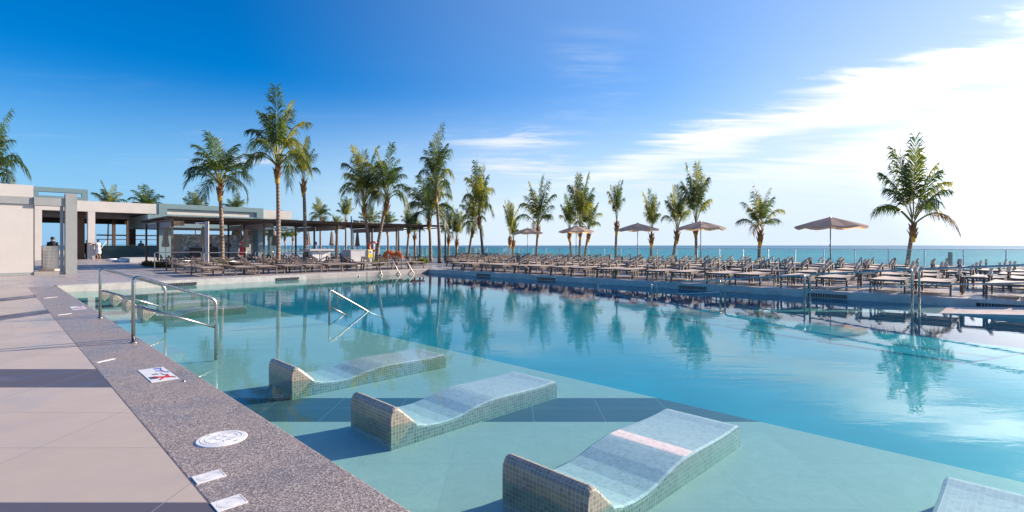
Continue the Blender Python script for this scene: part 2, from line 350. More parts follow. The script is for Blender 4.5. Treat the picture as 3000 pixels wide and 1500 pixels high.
M['white_wall'] = plain('white_render', (.58, .545, .51), .8, 0, .05, 1.5, .2)
M['grey_trim'] = plain('grey_paint', (.33, .345, .34), .7, 0, .06, 2, .2)
M['teal'] = plain('teal_paint', (.18, .27, .29), .65, 0, .05, 2, .3)
M['teal_dark'] = plain('dark_and_shaded_teal', (.07, .12, .14), .6, 0, .08, 2)
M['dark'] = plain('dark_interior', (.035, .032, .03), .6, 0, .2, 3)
M['brown_wall'] = plain('brown_panel', (.13, .075, .05), .6, 0, .2, 2)
M['stone_wall'] = plain('bar_stone', (.36, .33, .30), .7, 0, .1, 3)
b = NB('pergola_wood'); n_ = b.noise(14, 5, .6, b.coord(scale=(1, 1, .12))); M['wood'] = b.pbr(b.ramp(n_, [(.3, (.085,.058,.042)), (.7, (.19,.135,.095))]), .6, 0, b.bump(n_, .3, .01))
b = NB('lounger_frame'); n_ = b.noise(9, 5, .6); M['lframe'] = b.pbr(b.ramp(n_, [(.3, (.115,.082,.064)), (.7, (.19,.14,.11))]), .45, 0, b.bump(n_, .1, .004))
b = NB('sling_fabric'); n_ = b.noise(3, 4, .6); wv = b.noise(160, 2, .5, b.coord(scale=(1, .15, 1)))
M['sling'] = b.pbr(b.mix(b.mr(wv, .3, .7, 0, .25), b.ramp(n_, [(.3, (.46,.37,.31)), (.7, (.58,.475,.40))]), (.30,.25,.22)), .6, 0, b.bump(wv, .15, .002))
M['sling_dark'] = plain('sling_shade_side', (.17, .14, .13), .6, 0, .15, 8)
def cloth(name, c, tcol, var=.08, k=.4):
    b = NB(name); n_ = b.noise(4, 5, .6); wv = b.noise(90, 3, .6)
    col = b.ramp(n_, [(.3, tuple(x*(1-var) for x in c)), (.7, tuple(x*(1+var) for x in c))])
    bp = b.bump(wv, .15, .004)
    df = b.n('ShaderNodeBsdfDiffuse'); b.set(df.inputs[0], col); b.t.links.new(bp, df.inputs['Normal'])
    tl = b.n('ShaderNodeBsdfTranslucent'); b.set(tl.inputs[0], tcol)
    mx = b.n('ShaderNodeMixShader'); mx.inputs[0].default_value = k
    b.t.links.new(df.outputs[0], mx.inputs[1]); b.t.links.new(tl.outputs[0], mx.inputs[2]); b.t.links.new(mx.outputs[0], b.out.inputs[0]); return b.m
M['canopy'] = cloth('parasol_canvas', (.60, .49, .43), (.85, .55, .28), k=.42)
M['canvas'] = cloth('rolled_canvas', (.55, .46, .37), (.5, .38, .26), k=.15)
M['blind'] = cloth('blind_fabric', (.50, .46, .45), (.4, .35, .3), k=.2)
def leafm(name, c, t):
    b = NB(name); n_ = b.noise(1.7, 3, .6); n2_ = b.noise(25, 2, .5)
    col = b.mix(b.mr(n2_, .3, .7, 0, .4), b.ramp(n_, [(.3, tuple(x*.65 for x in c)), (.7, tuple(x*1.35 for x in c))]), tuple(x*.6 for x in c))
    p = b.n('ShaderNodeBsdfPrincipled'); b.set(p.inputs['Base Color'], col); p.inputs['Roughness'].default_value = .42; p.inputs['Specular IOR Level'].default_value = .5
    tl = b.n('ShaderNodeBsdfTranslucent'); b.set(tl.inputs[0], t)
    mx = b.n('ShaderNodeMixShader'); mx.inputs[0].default_value = .38
    b.t.links.new(p.outputs[0], mx.inputs[1]); b.t.links.new(tl.outputs[0], mx.inputs[2]); b.t.links.new(mx.outputs[0], b.out.inputs[0]); return b.m
M['leaf'] = leafm('frond_green', (.060, .105, .016), (.13, .21, .018))
M['leaf_y'] = leafm('frond_yellow_green', (.18, .20, .028), (.50, .48, .05))
M['leaf_b'] = leafm('frond_dry_tip', (.20, .14, .06), (.30, .20, .07))
M['leaf_d'] = leafm('frond_dark_green', (.036, .068, .022), (.10, .16, .03))
b = NB('palm_bark'); tcn = b.n('ShaderNodeTexCoord'); sz = b.n('ShaderNodeSeparateXYZ'); b.t.links.new(tcn.outputs['Object'], sz.inputs[0])
n_ = b.noise(7, 5, .6); rg = b.math('SINE', b.math('ADD', b.math('MULTIPLY', sz.outputs[2], 34), b.math('MULTIPLY', n_, 7)))
col = b.mix(b.mr(rg, -.2, .9, 0, .75), b.ramp(n_, [(.3, (.15,.095,.065)), (.7, (.26,.18,.13))]), (.34,.27,.215))
M['bark'] = b.pbr(col, .85, 0, b.bump(rg, .6, .02))
b = NB('palm_husk'); n_ = b.noise(12, 5, .7, b.coord(scale=(1, 1, .25))); M['husk'] = b.pbr(b.ramp(n_, [(.3, (.12,.045,.018)), (.55, (.28,.13,.04)), (.8, (.40,.24,.07))]), .8, 0, b.bump(n_, .6, .02))
M['band'] = plain('yellow_sheath', (.62, .36, .03), .6, 0, .2, 20)
M['petiole'] = plain('petiole', (.26, .24, .05), .5, 0, .2, 6)
M['white_plastic'] = plain('white_plastic', (.72, .71, .72), .4, 0, .05, 8, bs=.05)
M['grey_plastic'] = plain('grey_plastic_groove', (.50, .50, .51), .5)
M['black'] = plain('black_paint', (.02, .02, .022), .5)
M['blue'] = plain('blue_ink', (.04, .12, .55), .5); M['red'] = plain('red_ink', (.62, .03, .03), .5)
M['yellow'] = plain('yellow_sign', (.75, .55, .03), .5)
M['orange'] = cloth('orange_towel', (.62, .16, .05), (.5, .12, .03), k=.15)
M['ringred'] = plain('life_ring_red', (.75, .10, .03), .4)
M['skin'] = plain('skin', (.36, .20, .13), .55); M['hair'] = plain('dark_hair', (.015, .012, .010), .5)
M['dress'] = plain('white_cloth', (.72, .70, .72), .8); M['redcloth'] = plain('red_cloth', (.55, .02, .02), .8); M['darkcloth'] = plain('dark_cloth', (.02, .02, .028), .8)
M['concrete'] = plain('concrete_pole', (.42, .40, .39), .7, 0, .1, 5)
M['light_grey'] = plain('light_grey_panel', (.50, .50, .50), .5, 0, .06, 3)
M['white_post'] = plain('white_metal_post', (.80, .79, .80), .4)
b = NB('fence_glass'); fr = b.n('ShaderNodeFresnel'); fr.inputs['IOR'].default_value = 1.35
gl = b.n('ShaderNodeBsdfGlossy'); gl.inputs['Roughness'].default_value = .02; tr = b.n('ShaderNodeBsdfTransparent'); tr.inputs[0].default_value = (.84, .95, .94, 1)
df = b.n('ShaderNodeBsdfDiffuse'); df.inputs[0].default_value = (.55, .62, .62, 1); mm = b.n('ShaderNodeMixShader'); b.t.links.new(b.mr(b.noise(.35, 3, .6), .4, .7, .02, .10), mm.inputs[0])
b.t.links.new(tr.outputs[0], mm.inputs[1]); b.t.links.new(df.outputs[0], mm.inputs[2])
mx = b.n('ShaderNodeMixShader'); b.t.links.new(b.math('MULTIPLY', fr.outputs[0], .5), mx.inputs[0]); b.t.links.new(mm.outputs[0], mx.inputs[1]); b.t.links.new(gl.outputs[0], mx.inputs[2]); b.t.links.new(mx.outputs[0], b.out.inputs[0])
M['glass'] = b.m

# ------------------------------------------------------------------ ground, pool, sea
WL = -.20; E0, E1 = 1.97, 22.9; DA, DB = 29.9, 31.8; SH = 7.1; SHZ = -.3825
KF = 1.45 / 1.35
def rescale(o):          # in-pool things were surveyed for a water level 0.1 m below the deck; it is 0.2 m
    p = o.location; o.location = (p.x * KF, p.y * KF, H + (p.z - H) * KF); o.scale = (KF, KF, KF); return o
W0 = -.10
def poly(pts): return [(PS(s, d).x, PS(s, d).y) for s, d in pts]
struct(MB().prism(poly([(-90, -60), (1.04, -60), (1.04, DA), (-90, DA)]), -2.5, 0).build('pool_deck', M['deck_near']), 'large pinkish grey tiles along the near side of the pool', 'deck')
cp = MB(); cp.prism(poly([(1.04, -60), (E0, -60), (E0, DA), (1.04, DA)]), -2.5, 0)
struct(cp.build('pool_coping', M['coping'], bevel=.012), 'speckled grey stone strip at the near edge of the pool', 'pool edge')
struct(MB().prism(poly([(-90, DA), (E0, DA), (E1 + .9, DB), (E1 + .9, 135), (-90, 135)]), -2.5, -.004).build('pool_deck', M['deck_left']), 'deck at the far left end of the pool under the loungers', 'deck')
struct(MB().prism(poly([(E1 + .9, -60), (46.4, -60), (46.4, 120), (E1 + .9, 120)]), -2.5, -.004).build('pool_deck', M['deck_right']), 'wet tiled deck on the right between pool and glass fence', 'deck')
kb = MB(); kb.prism(poly([(E1, -60), (E1 + .9, -60), (E1 + .9, DB), (E1, DB)]), -2.5, 0)
struct(kb.build('pool_coping', M['coping_grey'], bevel=.015), 'smooth grey kerb along the right side of the pool', 'pool edge')
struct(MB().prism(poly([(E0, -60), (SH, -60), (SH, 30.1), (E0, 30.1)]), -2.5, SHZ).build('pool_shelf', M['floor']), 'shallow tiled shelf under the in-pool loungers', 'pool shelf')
M['floor_deep'] = plain('pool_floor_blue', (.03, .31, .41), .7, 0, .12, .8)  # blue put into the colour stands in for light absorbed by deep water
struct(MB().prism(poly([(SH, -60), (E1 + .1, -60), (E1 + .1, 32), (SH, 32)]), -2.5, -.60).build('pool_floor', M['floor_deep']), 'deep pool floor seen through blue water', 'pool floor')
ln_w = MB(); sbox(ln_w, E1 - .006, E1 + .05, -58, DB - .05, -.60, WL - .012)  # added lining that carries the painted water blue down the wall
struct(ln_w.build('pool_wall', M['floor_deep']), 'pool wall coloured like deep water below the waterline on the right', 'pool wall')
# far end wall face + pale rim of the left edge
wf = MB(); a0, a1 = PS(E0 + .0, DA), PS(E1, DB)
dirv = (a1 - a0).normalized(); nrm = Vector((dirv.y, -dirv.x, 0))
wf.add([a0 + nrm*.03 + Vector((0,0,-2.2)), a1 + nrm*.03 + Vector((0,0,-2.2)), a1 + nrm*.03 + Vector((0,0,.012)), a0 + nrm*.03 + Vector((0,0,.012)),
        a0 - nrm*.45 + Vector((0,0,.012)), a1 - nrm*.45 + Vector((0,0,.012))], [(0,1,2,3), (3,2,5,4)])
struct(wf.build('pool_coping', M['pool_wall']), 'pale rim of the pool along its far left end', 'pool edge')
# steps between the two entry rails and steps down off the shelf
st_ = MB(); sbox(st_, E0 + .002, 2.75, 12.1, 15.0, SHZ, -.29); struct(st_.build('pool_step', M['floor']), 'submerged step between the two entry handrails', 'step')
st_ = MB()
for k in range(3): sbox(st_, SH + .002 * k, SH + .45 * (k + 1), 13.6 + .001*k, 17.4 - .001*k, -.9, SHZ - .05 * (k + 1))
struct(st_.build('pool_step', M['floor_deep']), 'submerged steps down from the shelf beside the small rail', 'step')
wt = MB(); wt.prism(poly([(E0 - .02, -59), (E1 + .02, -59), (E1 + .02, DB + .02), (E0 - .02, DA + .02)]), -2.3, WL)
struct(wt.build('pool_water', M['water']), 'clear calm blue pool water mirroring the sky and palms', 'water')
# ramp rising out of the water on the right
rp = MB()
zl = [(9.0, -.59), (2.05, WL - .004), (-2.2, -.004), (-16.0, -.003)]
for (d0, z0), (d1, z1) in zip(zl[:-1], zl[1:]):
    p = [PS(20.25, d0, z0), PS(E1 - .008, d0, z0), PS(E1 - .008, d1, z1), PS(20.25, d1, z1)]
    q = [x - Vector((0, 0, .5)) for x in p]
    rp.add(p + q, [(0,1,2,3)[::-1], (4,5,6,7), (0,3,7,4), (1,5,6,2), (0,4,5,1), (3,2,6,7)])
struct(rp.build('pool_ramp', M['coping_grey']), 'grey access ramp rising out of the water at the right', 'ramp')
sea = MB().add([(-40000, 20, -3), (40000, 20, -3), (40000, 40000, -3), (-40000, 40000, -3)], [(0,1,2,3)])
struct(sea.build('sea', M['sea']), 'turquoise sea turning deep blue towards the horizon', 'sea')
sd = MB(); sd.prism([(-160, 60), (-170, 170), (-84, 160), (-50, 95), (-42, 80), (-32, 66)], -3.1, -.35)
struct(sd.build('beach', M['sand']), 'pale sand beach behind the buildings on the left', 'beach')
struct(MB().prism(poly([(46.4, -40), (52, -40), (55, 60), (46.4, 110)]), -3.4, -2.6).build('planting_strip', M['sand']), 'sand strip below the glass fence', 'sand')
struct(MB().prism([(-200, -60), (80, -60), (80, -12), (-200, 140)], -3.4, -2.62).build('ground', M['sand']), 'ground under the terrace', 'ground')
# gutter grilles in the pool wall
def grille(px0, px1, side):
    mb = MB(); g_ = MB()
    if side == 'r':
        d0, d1 = d_at(px1, E1), d_at(px0, E1)
        sbox(mb, E1 - .012, E1 + .02, d0, d1, -.185, -.085); n_ = int((d1 - d0) / .08)
        for i in range(n_): sbox(g_, E1 - .022, E1 - .013, d0 + (i + .3) * .08, d0 + (i + .5) * .08, -.18, -.09)
    else:
        for mbx, off, zz in ((mb, .045, (-.088, -.03)),):
            s0 = s_at(px0, 30.9 - 1.0 * (1 - px0 / 1250)); s1 = s_at(px1, 30.9 - 1.0 * (1 - px1 / 1250))
            p0 = a0 + dirv * ((s0 - E0) / (E1 - E0) * (a1 - a0).length); p1 = a0 + dirv * ((s1 - E0) / (E1 - E0) * (a1 - a0).length)
            mbx.bar((p0 + nrm*off).to_tuple()[:2] + (-.13,), (p1 + nrm*off).to_tuple()[:2] + (-.13,), .03, .095)
            L = (p1 - p0).length
            for i in range(int(L / .08)): 
                c = p0 + (p1 - p0).normalized() * (i + .4) * .08 + nrm * (off + .019); g_.box((c.x, c.y, -.13), (.02, .006, .08), math.atan2(dirv.y, dirv.x))
    mb.mi = 1; mb.add(g_.v, g_.f); return mb.build('overflow_grille', [M['black'], M['steel_dark']])
for i, (x0, x1, sd_, lb) in enumerate([(1397,1437,'r','small dark overflow grille, farthest one in the right pool wall'), (1575,1627,'r','dark overflow grille in the right wall, second from the pool corner'),
    (1988,2070,'r','long dark overflow grille in the right wall behind the middle of the ramp rail'), (2367,2482,'r','longest dark overflow grille, nearest the ramp in the right wall'),
    (2860,3010,'r','dark overflow grille in the wall above the ramp at the right edge'),
    (478,575,'l','grey overflow grille at the left end wall nearest the entry rails'), (813,880,'l','grey overflow grille in the end wall left of the grey cabinet')]):
    tag(grille(x0, x1, sd_), lb, 'grille', 'overflow grilles in the pool walls')

# ------------------------------------------------------------------ in-pool mosaic loungers
PROF = [(0, -.27), (0, -.03), (.004, .01), (.018, .035), (.04, .043), (.065, .036), (.10, .008), (.22, -.105), (.24, -.13), (.33, -.155), (.45, -.17), (.58, -.170), (.70, -.156), (.82, -.13), (.93, -.115), (1.0, -.107), (1.06, -.103), (1.12, -.103), (1.2, -.104), (1.4, -.108), (1.6, -.112), (1.74, -.110), (1.84, -.103), (1.885, -.106), (1.90, -.12), (1.90, -.27)]
W_ = .61
def pool_lounger(s, d, lift=0.0):
    # local x = along v (length), y = along u ; headrest at x=0
    root = empty('pool_lounger', PS(s, d, 0), R(45))
    prof = [(x, z + lift * max(0, 1 - abs(x - 1.09) / .3) if x > .7 else z) for x, z in PROF]; NP = len(prof); ys = [(-W_/2, .022), (-W_/2 + .006, .008), (-W_/2 + .022, 0), (W_/2 - .022, 0), (W_/2 - .006, .008), (W_/2, .022)]
    def body(i0, i1, close_l, close_r):
        mb = MB(); pr = prof[i0:i1]; n = len(pr); vs_ = []
        for y, dz in ys:
            for (x, z) in pr: vs_.append((x, y, z - (dz if z > -.26 else 0)))
        for a in range(len(ys) - 1):
            side = a in (0, len(ys) - 2)
            for k in range(n - 1):
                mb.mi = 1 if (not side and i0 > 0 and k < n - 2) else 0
                mb.add([vs_[a*n+k], vs_[a*n+k+1], vs_[(a+1)*n+k+1], vs_[(a+1)*n+k]], [(3,2,1,0)])
        mb.mi = 0
        for a, flip in ((0, 1), (len(ys) - 1, 0)):
            for k in range(n - 1):
                p, q = vs_[a*n+k], vs_[a*n+k+1]
                if abs(q[0] - p[0]) < 1e-6: continue
                f = [(p[0], p[1], -.27), (q[0], q[1], -.27), q, p]
                mb.add(f, [(0,1,2,3) if flip else (3,2,1,0)])
        return mb
    h = body(0, 9, 1, 0).build('headrest', [M['mosaic'], M['mosaic_pale']], root)
    c = body(8, NP, 0, 1).build('reclining_bed', [M['mosaic'], M['mosaic_pale']], root)
    return root
ln = [(-3,'mosaic in-pool lounger cut off at the bottom right corner, only its foot end in view'), (-2,'largest mosaic in-pool lounger, front centre, white crest above the water'), (-1,'white mosaic in-pool lounger in the middle of the front three'),
      (0,'mosaic in-pool lounger farthest from the camera of the front three, palm reflections over it'), (4,'small pale in-pool lounger seen just behind the second entry handrail'), (5,'pale in-pool lounger headrest between the two entry handrails'),
      (6,'pale in-pool lounger headrest second from the far end of the shelf'), (7,'pale in-pool lounger headrest nearest the far left pool corner')]
for k, lb in ln:
    s0, d0 = 2.94, 8.13 - (W_/2) * RT + 2.54 * k
    tag(rescale(pool_lounger(s0, d0, .005 if k == -2 else (.002 if k == -1 else 0))), lb, 'pool lounger', 'mosaic loungers built into the pool shelf')

# ------------------------------------------------------------------ handrails
def arc(p, a, b, r, n=5):                    # fillet at p between directions a and b (unit vectors away from p)
    return [p + a * r * (1 - t) ** 2 + b * r * t ** 2 for t in [i / n for i in range(n + 1)]]
def rounded(pts, r=.07):
    pts = [Vector(p) for p in pts]; out = [pts[0]]
    for i in range(1, len(pts) - 1):
        a = (pts[i-1] - pts[i]).normalized(); c = (pts[i+1] - pts[i]).normalized(); out += arc(pts[i], a, c, r)
    return out + [pts[-1]]
def entry_rail(s, d, label, L=.955, z0=.86, z1=.49):
    t = empty('handrail', PS(s, d, 0))
    o = PS(s, d, 0)
    def P_(l, z): return (PS(s + l * RT, d, z) - o)
    pts = rounded([P_(0, 0), P_(0, z0), P_(L, z1), P_(L, -.37)], .09)
    MB().tube(pts, .0215, 10).build('top_rail', M['steel'], t, True)
    MB().tube([P_(.0, .48), P_(L, .09)], .017, 10).build('lower_rail', M['steel'], t, True)
    MB().lathe([(.021, 0), (.047, 0), (.047, .006), (.035, .012), (.021, .014)], (0, 0, .001), 16).build('base_collar', M['steel'], t, True)
    tag(t, label, 'handrail', 'entry handrails at the near pool edge'); return t
entry_rail(1.85, 16.1, 'farther steel entry handrail stepping into the pool from the near edge')
entry_rail(1.80, 11.53, 'nearer steel entry handrail stepping into the pool from the near edge')
t = empty('handrail', PS(6.42, 13.4, W0)); o = PS(6.42, 13.4, W0)
def P2(l, z): return PS(6.42 + l * RT, 13.4, z) - o
MB().tube(rounded([P2(0, -.28), P2(0, .41), P2(.76, -.02), P2(.95, -.14), P2(1.3, -.28)], .07), .019, 10).build('top_rail', M['steel_matt'], t, True)
MB().tube([P2(0, .08), P2(.22, -.03), P2(.4, -.14)], .015, 8).build('lower_rail', M['steel_matt'], t, True)
t.rotation_euler = (0, 0, R(8)); rescale(t); tag(t, 'lone steel handrail rising from the middle of the water above submerged steps', 'handrail')
# far ladder rails at the corner
for i, (px, py, lb) in enumerate([(1186, 746, 'left diagonal steel ladder rail at the far pool corner'), (1216, 740, 'right diagonal steel ladder rail at the far pool corner')]):
    s = 20.2 + i * 1.15; base = PS(s, 32.9, 0); t = empty('ladder_rail', base)
    def P3(l, z): return PS(s, 32.9 - l * RT, z) - base
    MB().tube(rounded([P3(0, 0), P3(0, .88), P3(1.35, -.40)], .1), .024, 8).build('rail', M['steel_matt'], t, True)
    tag(t, lb, 'ladder rail', 'ladder rails at the far pool corner')
for i, s in enumerate((17.0, 18.7)):
    base = PS(s, 31.5, 0); t = empty('ladder_rail', base)
    def P3(l, z): return PS(s, 31.5 - l * RT, z) - base
    MB().tube(rounded([P3(0, -.02), P3(0.02, .10), P3(.35, -.36)], .03), .022, 8).build('rail', M['steel_matt'], t, True)
    tag(t, ['short steel rail end dipping into the water left of the corner ladder, left one', 'short steel rail end dipping into the water left of the corner ladder, right one'][i], 'ladder rail', 'short rail ends at the far pool end')
# ramp rail segments
segs = [(1752, 1909, .02, .137), (1924, 2110, .155, .346), (2124, 2357, .365, .553), (2373, 2672, .57, .745), (2693, 3160, .76, .94)]
lbs = ['lowest ramp handrail section, almost down at the water, far left one', 'second lowest ramp handrail section rising towards the right', 'middle ramp handrail section in front of the wet deck', 'fourth ramp handrail section, right of the middle, with lower bar', 'highest ramp handrail section, running out of the picture at the right']
for i, ((x0, x1, z0, z1), lb) in enumerate(zip(segs, lbs)):
    S_ = 19.1 - .0 * i; d0, d1 = d_at(x0, S_), d_at(x1, S_); base = PS(S_, d0, W0); t = empty('ramp_handrail', base)
    def P4(d, z): return PS(S_, d, z) - base
    MB().tube(rounded([P4(d0, -.5), P4(d0, z0), P4(d1, z1), P4(d1, -.5 if i < 4 else -.1)], .06), .0215, 10).build('top_rail', M['steel'], t, True)
    if i > 0: MB().tube([P4(d0, z0 - .33), P4(d1, z1 - .33)], .0165, 8).build('lower_rail', M['steel'], t, True)
    rescale(t); tag(t, lb, 'handrail', 'ramp handrail sections on the right')

# ------------------------------------------------------------------ deck fittings on the near coping
def lid_rect(px, py, w_, h_, lb, slot=False):
    Y = H * F / (py - HY); c = AT(px, Y, 0); t = empty('access_lid', c, R(78 if slot else 45))
    MB().box((0, 0, .002), (w_, h_, .004)).build('lid_plate', M['white_plastic'], t, bevel=.001)
    if not slot:
        e = MB()
        ring = [(math.cos(a) * w_ * .40, math.sin(a) * h_ * .40, .0035) for a in [2*math.pi*k/28 for k in range(29)]]
        e.tube(ring, .0014, 6); ring = [(math.cos(a) * w_ * .34, math.sin(a) * h_ * .33, .0035) for a in [2*math.pi*k/28 for k in range(29)]]; e.tube(ring, .001, 6)
        e.build('lid_groove', M['grey_plastic'], t)
        MB().box((0, 0, .0045), (.022, .006, .001)).build('finger_slot', M['grey_plastic'], t)
        MB().box((w_*.46, 0, .0045), (.003, h_*.8, .001)).build('edge_clip', M['grey_plastic'], t)
    else: MB().box((0, 0, .0045), (w_ * .75, h_ * .25, .001)).build('drain_slot', M['grey_plastic'], t)
    tag(t, lb, 'access lid', 'white lids set in the grey pool edge'); return t
lid_rect(612, 1397, .14, .12, 'small white rectangular lid just below the round skimmer lid')
lid_rect(672, 1474, .135, .12, 'small white rectangular lid nearest the camera at the bottom edge')
lid_rect(308, 1057, .20, .045, 'white slotted drain cover on the coping beside the nearer warning plate', True)
lid_rect(188, 921, .24, .05, 'white slotted drain cover left of the first handrail', True)
lid_rect(147, 872, .30, .05, 'farthest small white slot cover up the coping', True)
Y = H * F / (1286 - HY); c = AT(649, Y, 0); t = empty('skimmer_lid', c, R(-20))
MB().lathe([(0, .002), (.150, .002), (.150, 0)], (0, 0, 0), 48).build('rim', M['white_plastic'], t)
MB().lathe([(0, .006), (.142, .006), (.146, .004), (.1495, .0022)], (0, 0, 0), 48).build('cover', M['white_plastic'], t)
g_ = MB()
for r_ in (.118, .092): g_.tube([(math.cos(a)*r_, math.sin(a)*r_, .0062) for a in [2*math.pi*k/40 for k in range(41)]], .0018, 5)
for k in range(12):
    a = 2*math.pi*k/12; g_.bar((math.cos(a)*.04, math.sin(a)*.04, .0062), (math.cos(a)*.085, math.sin(a)*.085, .0062), .0025, .002)
g_.tube([(math.cos(a)*.03, math.sin(a)*.03, .0062) for a in [2*math.pi*k/20 for k in range(21)]], .0015, 5)
g_.build('raised_ribs', M['white_plastic'], t)
for sgn in (-1, 1): MB().box((sgn*.118, 0, .0066), (.010, .03, .001)).build('finger_hole', M['black'], t)
tag(t, 'large round white skimmer lid set in the speckled coping', 'skimmer lid')
def text_mesh(name, s, size, mat, parent, M4, ext=.0, align='CENTER'):
    cu = bpy.data.curves.new(name, 'FONT'); cu.body = s; cu.size = size; cu.align_x = align; cu.align_y = 'CENTER'; cu.extrude = ext; cu.offset = size * .02
    tmp = bpy.data.objects.new('tmp', cu); COL.objects.link(tmp)
    me = bpy.data.meshes.new_from_object(tmp.evaluated_get(bpy.context.evaluated_depsgraph_get())); bpy.data.objects.remove(tmp)
    me.transform(M4); me.materials.clear(); me.materials.append(mat); o = bpy.data.objects.new(name, me); COL.objects.link(o); o.parent = parent; return o
def warning_plate(px, py, lb, sc=1.0):
    Y = H * F / (py - HY); t = empty('warning_plate', AT(px, Y, 0), R(-45))
    # local x runs down along the pool edge (towards the right), local y towards the water
    t.scale = (1.92, .63, 1)
    MB().box((0, 0, .002), (.34*sc, .34*sc, .004)).build('plate', M['white_plastic'], t)
    z = .0048
    bl = MB()
    for k in range(7):
        for q in range(3): bl.box((-.15 + .012*q + .004*(k%2), .03 + k*.016, z), (.009, .006, .0015), .5)
    bl.box((-.07, .065, z), (.095, .020, .0015), R(78)); bl.box((-.045, .105, z), (.07, .018, .0015), R(20)); bl.box((-.105, .10, z), (.05, .014, .0015), R(-30))
    bl.lathe([(0, 0), (.017, 0)], (-.02, .145, z), 14); bl.build('swimmer_symbol', M['blue'], t)
    bk = MB()
    for k in range(3):
        for q in range(2): bk.box((.06 + q*.032, -.13 + k*.034, z), (.024, .026, .0015))
    bk.box((.035, .06, z), (.05, .012, .0015), R(35)); bk.box((.05, .09, z), (.045, .012, .0015), R(-35)); bk.box((.115, .12, z), (.07, .02, .0015), R(60)); bk.lathe([(0, 0), (.015, 0)], (.085, .09, z), 12)
    bk.build('diver_symbol_ink', M['black'], t)
    rd = MB(); rd.box((.09, .02, z + .0012), (.026, .22, .0015), R(-14)); rd.box((.10, .03, z + .0024), (.02, .17, .0015), R(28)); rd.box((-.055, .10, z + .0015), (.03, .02, .0015), 0); rd.build('red_slash', M['red'], t)
    Mx = Matrix.Translation((.0, -.03, z)) @ Matrix.Rotation(R(90), 4, 'Z')
    text_mesh('lettering', 'NO', .05, M['black'], t, Mx); text_mesh('lettering', 'm', .04, M['black'], t, Matrix.Translation((-.01, .05, z)) @ Matrix.Rotation(R(90), 4, 'Z'))
    tag(t, lb, 'warning plate', 'no diving plates in the pool edge'); return t
warning_plate(462, 1097, 'nearer square white no-diving plate with blue swimmer and red slash')
warning_plate(228, 902, 'farther small white no-diving plate by the first handrail')
tag(MB().lathe([(0, .012), (.012, .010), (.016, 0)], AT(538, H*F/(1117-HY), 0), 10).build('bolt_cap', M['steel'], None, True), 'tiny steel bolt head beside the nearer no-diving plate', 'bolt')

# ------------------------------------------------------------------ sun loungers
def make_lounger():
    root = empty('sun_lounger'); L = 1.95; Wd = .74; zs = .35
    # y=0 at the foot, +y to the head
    fr_ = MB()
    for sx_ in (-1, 1): fr_.box((sx_ * Wd/2, L/2, zs - .03), (.04, L, .075))
    fr_.box((0, .02, zs - .02), (Wd, .035, .05)); fr_.box((0, L - .02, zs - .02), (Wd, .035, .05)); fr_.box((0, 1.18, zs - .03), (Wd, .035, .035))
    fr_.box((0, .16, .24), (Wd - .02, .025, .03))
    k = [fr_.build('frame', M['lframe'], root)]
    def sl_(y0, y1, sag):
        mb = MB(); n = 6; vs_ = []
        for i in range(n + 1):
            for j in range(5):
                u = j / 4 * 2 - 1; vs_.append((u * (Wd/2 - .018), y0 + (y1 - y0) * i / n, zs + .012 - sag * (1 - u * u)))
        for i in range(n):
            for j in range(4): mb.add([vs_[i*5+j], vs_[i*5+j+1], vs_[(i+1)*5+j+1], vs_[(i+1)*5+j]], [(0,1,2,3)])
        return mb
    k.append(sl_(.035, 1.165, .02).build('seat', M['sling'], root, True))
    k.append(sl_(1.195, L - .035, .025).build('backrest', M['sling'], root, True))
    for sx_ in (-1, 1):
        mb = MB(); mb.bar((sx_*(Wd/2), .10, 0), (sx_*(Wd/2 - .0), .17, zs - .04), .042, .065); k.append(mb.build('leg', M['lframe'], root))
        mb = MB(); mb.bar((sx_*(Wd/2 + .036), 1.74, 0), (sx_*(Wd/2 + .04), 1.64, .64), .042, .075); k.append(mb.build('leg', M['lframe'], root))
        ar = MB(); ar.bar((sx_*(Wd/2 + .04), 1.69, .65), (sx_*(Wd/2 + .04), 1.08, .48), .075, .032); ar.box((sx_*(Wd/2 + .04), 1.13, .405), (.04, .075, .16)); k.append(ar.build('armrest', M['lframe'], root))
    reg(root, *k); return root
proto = make_lounger(); used = [False]
def place_lounger(loc, rz, label, group, sc=1):
    if not used[0]: o = proto; used[0] = True
    else: o = copy_tree(proto)
    o.location = loc; o.rotation_euler = (0, 0, rz); tag(o, label, 'sun lounger', group); return o
def make_table():
    root = empty('side_table'); k = [MB().box((0, 0, .44), (.46, .46, .03)).build('table_top', M['lframe'], root)]
    for a in (-1, 1):
        for c in (-1, 1): k.append(MB().box((a*.2, c*.2, .212), (.035, .035, .424)).build('leg', M['lframe'], root))
    reg(root, *k); return root
tproto = make_table(); tused = [False]
def place_table(loc, rz, label):
    if not tused[0]: o = tproto; tused[0] = True
    else: o = copy_tree(tproto)
    o.location = loc; o.rotation_euler = (0, 0, rz); tag(o, label, 'side table', 'small tables between the loungers'); return o
